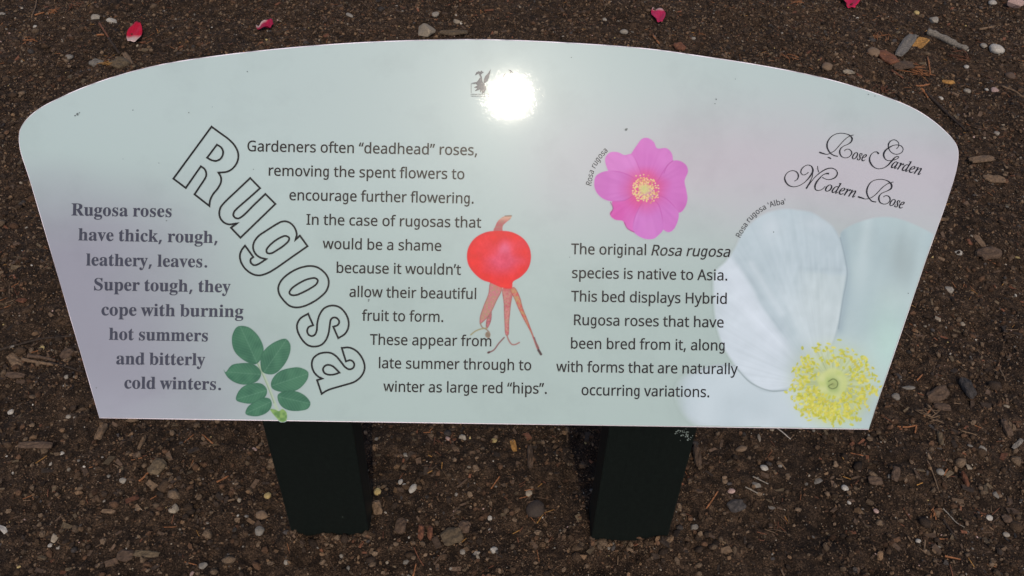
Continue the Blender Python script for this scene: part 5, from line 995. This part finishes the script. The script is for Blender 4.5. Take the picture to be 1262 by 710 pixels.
# ------------------------------------------------------------------ what nobody could count: crumbs, grit, mulch, needles
x0, x1, y0_, y1_ = -1.95, 1.95, .42, 2.95
def points(nn):
    P = np.stack([rng.uniform(x0, x1, nn), rng.uniform(y0_, y1_, nn)], -1)
    half = .62 + .56*P[:, 1]; P = P[np.abs(P[:, 0]) < half]
    dens = .45 + 1.1*vnoise(P[:, 0]*4.5 + 60, P[:, 1]*4.5 + 60, 18)*vnoise(P[:, 0]*13 + 60, P[:, 1]*13 + 60, 19)*2
    P = P[rng.random(len(P)) < dens]
    feet = []
    for xa, xb, ya, yb in FEET:          # loose bits gathered against the posts
        m_ = max(8, len(P)//900); feet.append(np.stack([rng.uniform(xa - .01, xb + .01, m_), ya - np.abs(rng.normal(0, .012, m_)) - .002], -1))
    return np.concatenate([P] + feet)
bmi = bmesh.new(); bmesh.ops.create_icosphere(bmi, subdivisions=1, radius=1); ICO = np.array([q.co[:] for q in bmi.verts]); ICF = np.array([[q.index for q in f.verts] for f in bmi.faces]); bmi.free()
def rots(nn, flat=.5):
    yaw = rng.uniform(0, 6.283, nn); pit = rng.normal(0, flat, nn); rol = rng.normal(0, flat, nn)
    cy_, sy_, cp, sp, cr, sr = np.cos(yaw), np.sin(yaw), np.cos(pit), np.sin(pit), np.cos(rol), np.sin(rol)
    Z = np.zeros(nn); O_ = np.ones(nn)
    Rz = np.stack([np.stack([cy_, -sy_, Z], -1), np.stack([sy_, cy_, Z], -1), np.stack([Z, Z, O_], -1)], 1)
    Ry = np.stack([np.stack([cp, Z, sp], -1), np.stack([Z, O_, Z], -1), np.stack([-sp, Z, cp], -1)], 1)
    Rx = np.stack([np.stack([O_, Z, Z], -1), np.stack([Z, cr, -sr], -1), np.stack([Z, sr, cr], -1)], 1)
    return Rz @ Ry @ Rx
def clump(P, s, tv, tf, jit):
    """variants of one template, jittered"""
    return tv[None]*(1 + rng.uniform(-jit, jit, (len(P), len(tv), 1)))
def scatter(name, P, dims, tv, tf, jit, tint, mat, label, cat, sink=.3, flat=.4, smooth=False):
    nn = len(P); V = clump(P, None, tv, tf, jit)*dims[:, None, :]/2
    V = np.einsum('nij,nkj->nki', rots(nn, flat), V)
    z = soil_z(P[:, 0], P[:, 1]) + dims[:, 2]*(.5 - sink)
    V += np.stack([P[:, 0], P[:, 1], z], -1)[:, None, :]
    Fs = (tf[None] + (np.arange(nn)*len(tv))[:, None, None]).reshape(-1, tf.shape[1])
    o = mesh_obj(name, V.reshape(-1, 3), Fs, mat, tint=np.repeat(tint, len(tv), 0), smooth=smooth)
    return tag(o, label, cat, kind='stuff')
def pick(keys, wts, nn, var=.25):
    T = np.array([TINT[k] for k in keys]); i = rng.choice(len(keys), nn, p=np.array(wts)/sum(wts)); return T[i]*rng.uniform(1 - var, 1 + var, (nn, 1))
BOX = np.array([(-1,-.8,-1),(1,-1,-1),(.9,1,-1),(-1,.9,-1),(-.9,-1,1),(1,-.7,1),(.8,.9,1),(-1,1,1)], float); BXF = np.array([(0,3,2,1),(4,5,6,7),(0,1,5,4),(1,2,6,5),(2,3,7,6),(3,0,4,7)])
TINT['earth'] = (.046, .0285, .0172); TINT['earth_red'] = (.073, .040, .023); TINT['earth_grey'] = (.102, .069, .044); TINT['straw'] = (.12, .073, .041)

P = points(360000); s = .0016*(1 - rng.random(len(P)))**(-.42); s = np.clip(s, .0016, .010)
scatter('soil_crumbs', P, np.stack([s*rng.uniform(.9, 1.6, len(P)), s, s*rng.uniform(.6, .95, len(P))], -1), ICO, ICF, .28, pick(('earth', 'dark', 'earth_red', 'earth_grey', 'slate', 'straw'), (3.6, 2.4, 3.0, 4.2, .3, 1.9), len(P), .5), MAT_CLOD,
        'loose dark brown crumbs of soil covering the whole bed', 'soil crumbs', .12, .5)
P = points(3600); s = np.clip(.009*(1 - rng.random(len(P)))**(-.3), .009, .022)
scatter('soil_clods', P, np.stack([s*rng.uniform(.9, 1.5, len(P)), s, s*rng.uniform(.45, .7, len(P))], -1), ICO, ICF, .25, pick(('earth', 'dark', 'earth_red', 'earth_grey', 'slate'), (4, 2, 2, 2, .5), len(P), .3), MAT_CLOD,
        'dark rounded clods of earth scattered among the crumbs', 'clods', .35, .3, True)
P = points(13000); s = np.clip(.0017*(1 - rng.random(len(P)))**(-.42), .0017, .0075)
scatter('grit', P, np.stack([s*rng.uniform(1, 1.7, len(P)), s, s*rng.uniform(.5, .8, len(P))], -1), ICO, ICF, .2, pick(('white', 'pale', 'beige', 'grey', 'pink', 'tan', 'yellow'), (.6, 1.5, 2.5, 3.2, .6, 3, .3), len(P), .35), MAT_STONE,
        'pale fine grit sprinkled through the dark soil', 'grit', .2, .3)
P = points(15000); l_ = np.clip(.006*(1 - rng.random(len(P)))**(-.40), .006, .019); w_ = l_*rng.uniform(.22, .6, len(P))
scatter('bark_mulch', P, np.stack([l_, w_, np.clip(w_*rng.uniform(.2, .45, len(P)), .001, .004)], -1), BOX, BXF, .22, pick(('brown', 'dark', 'tan', 'olive', 'rust', 'slate', 'straw'), (5, 3, .7, 1.5, 1, .4, .6), len(P), .4), MAT_WOOD,
        'small brown shreds of bark mulch mixed into the soil', 'mulch', .05, .22)
P = points(3000)
cl = rng.uniform([x0, y0_], [x1, y1_], (190, 2)); Q = cl[rng.integers(0, 190, 1500)] + rng.normal(0, .018, (1500, 2)); P = np.concatenate([P[:1500], Q[np.abs(Q[:, 0]) < .62 + .56*Q[:, 1]]])
l_ = rng.uniform(.006, .024, len(P))
scatter('dry_needles', P, np.stack([l_, rng.uniform(.0009, .0016, len(P)), np.full(len(P), .001)], -1), BOX, BXF, .1, pick(('orange', 'rust', 'tan', 'amber', 'brown'), (2, 3, 2.2, 1, 2), len(P), .3), MAT_WOOD,
        'thin dry reddish needles strewn over the soil', 'dry needles', -1.2, .16)
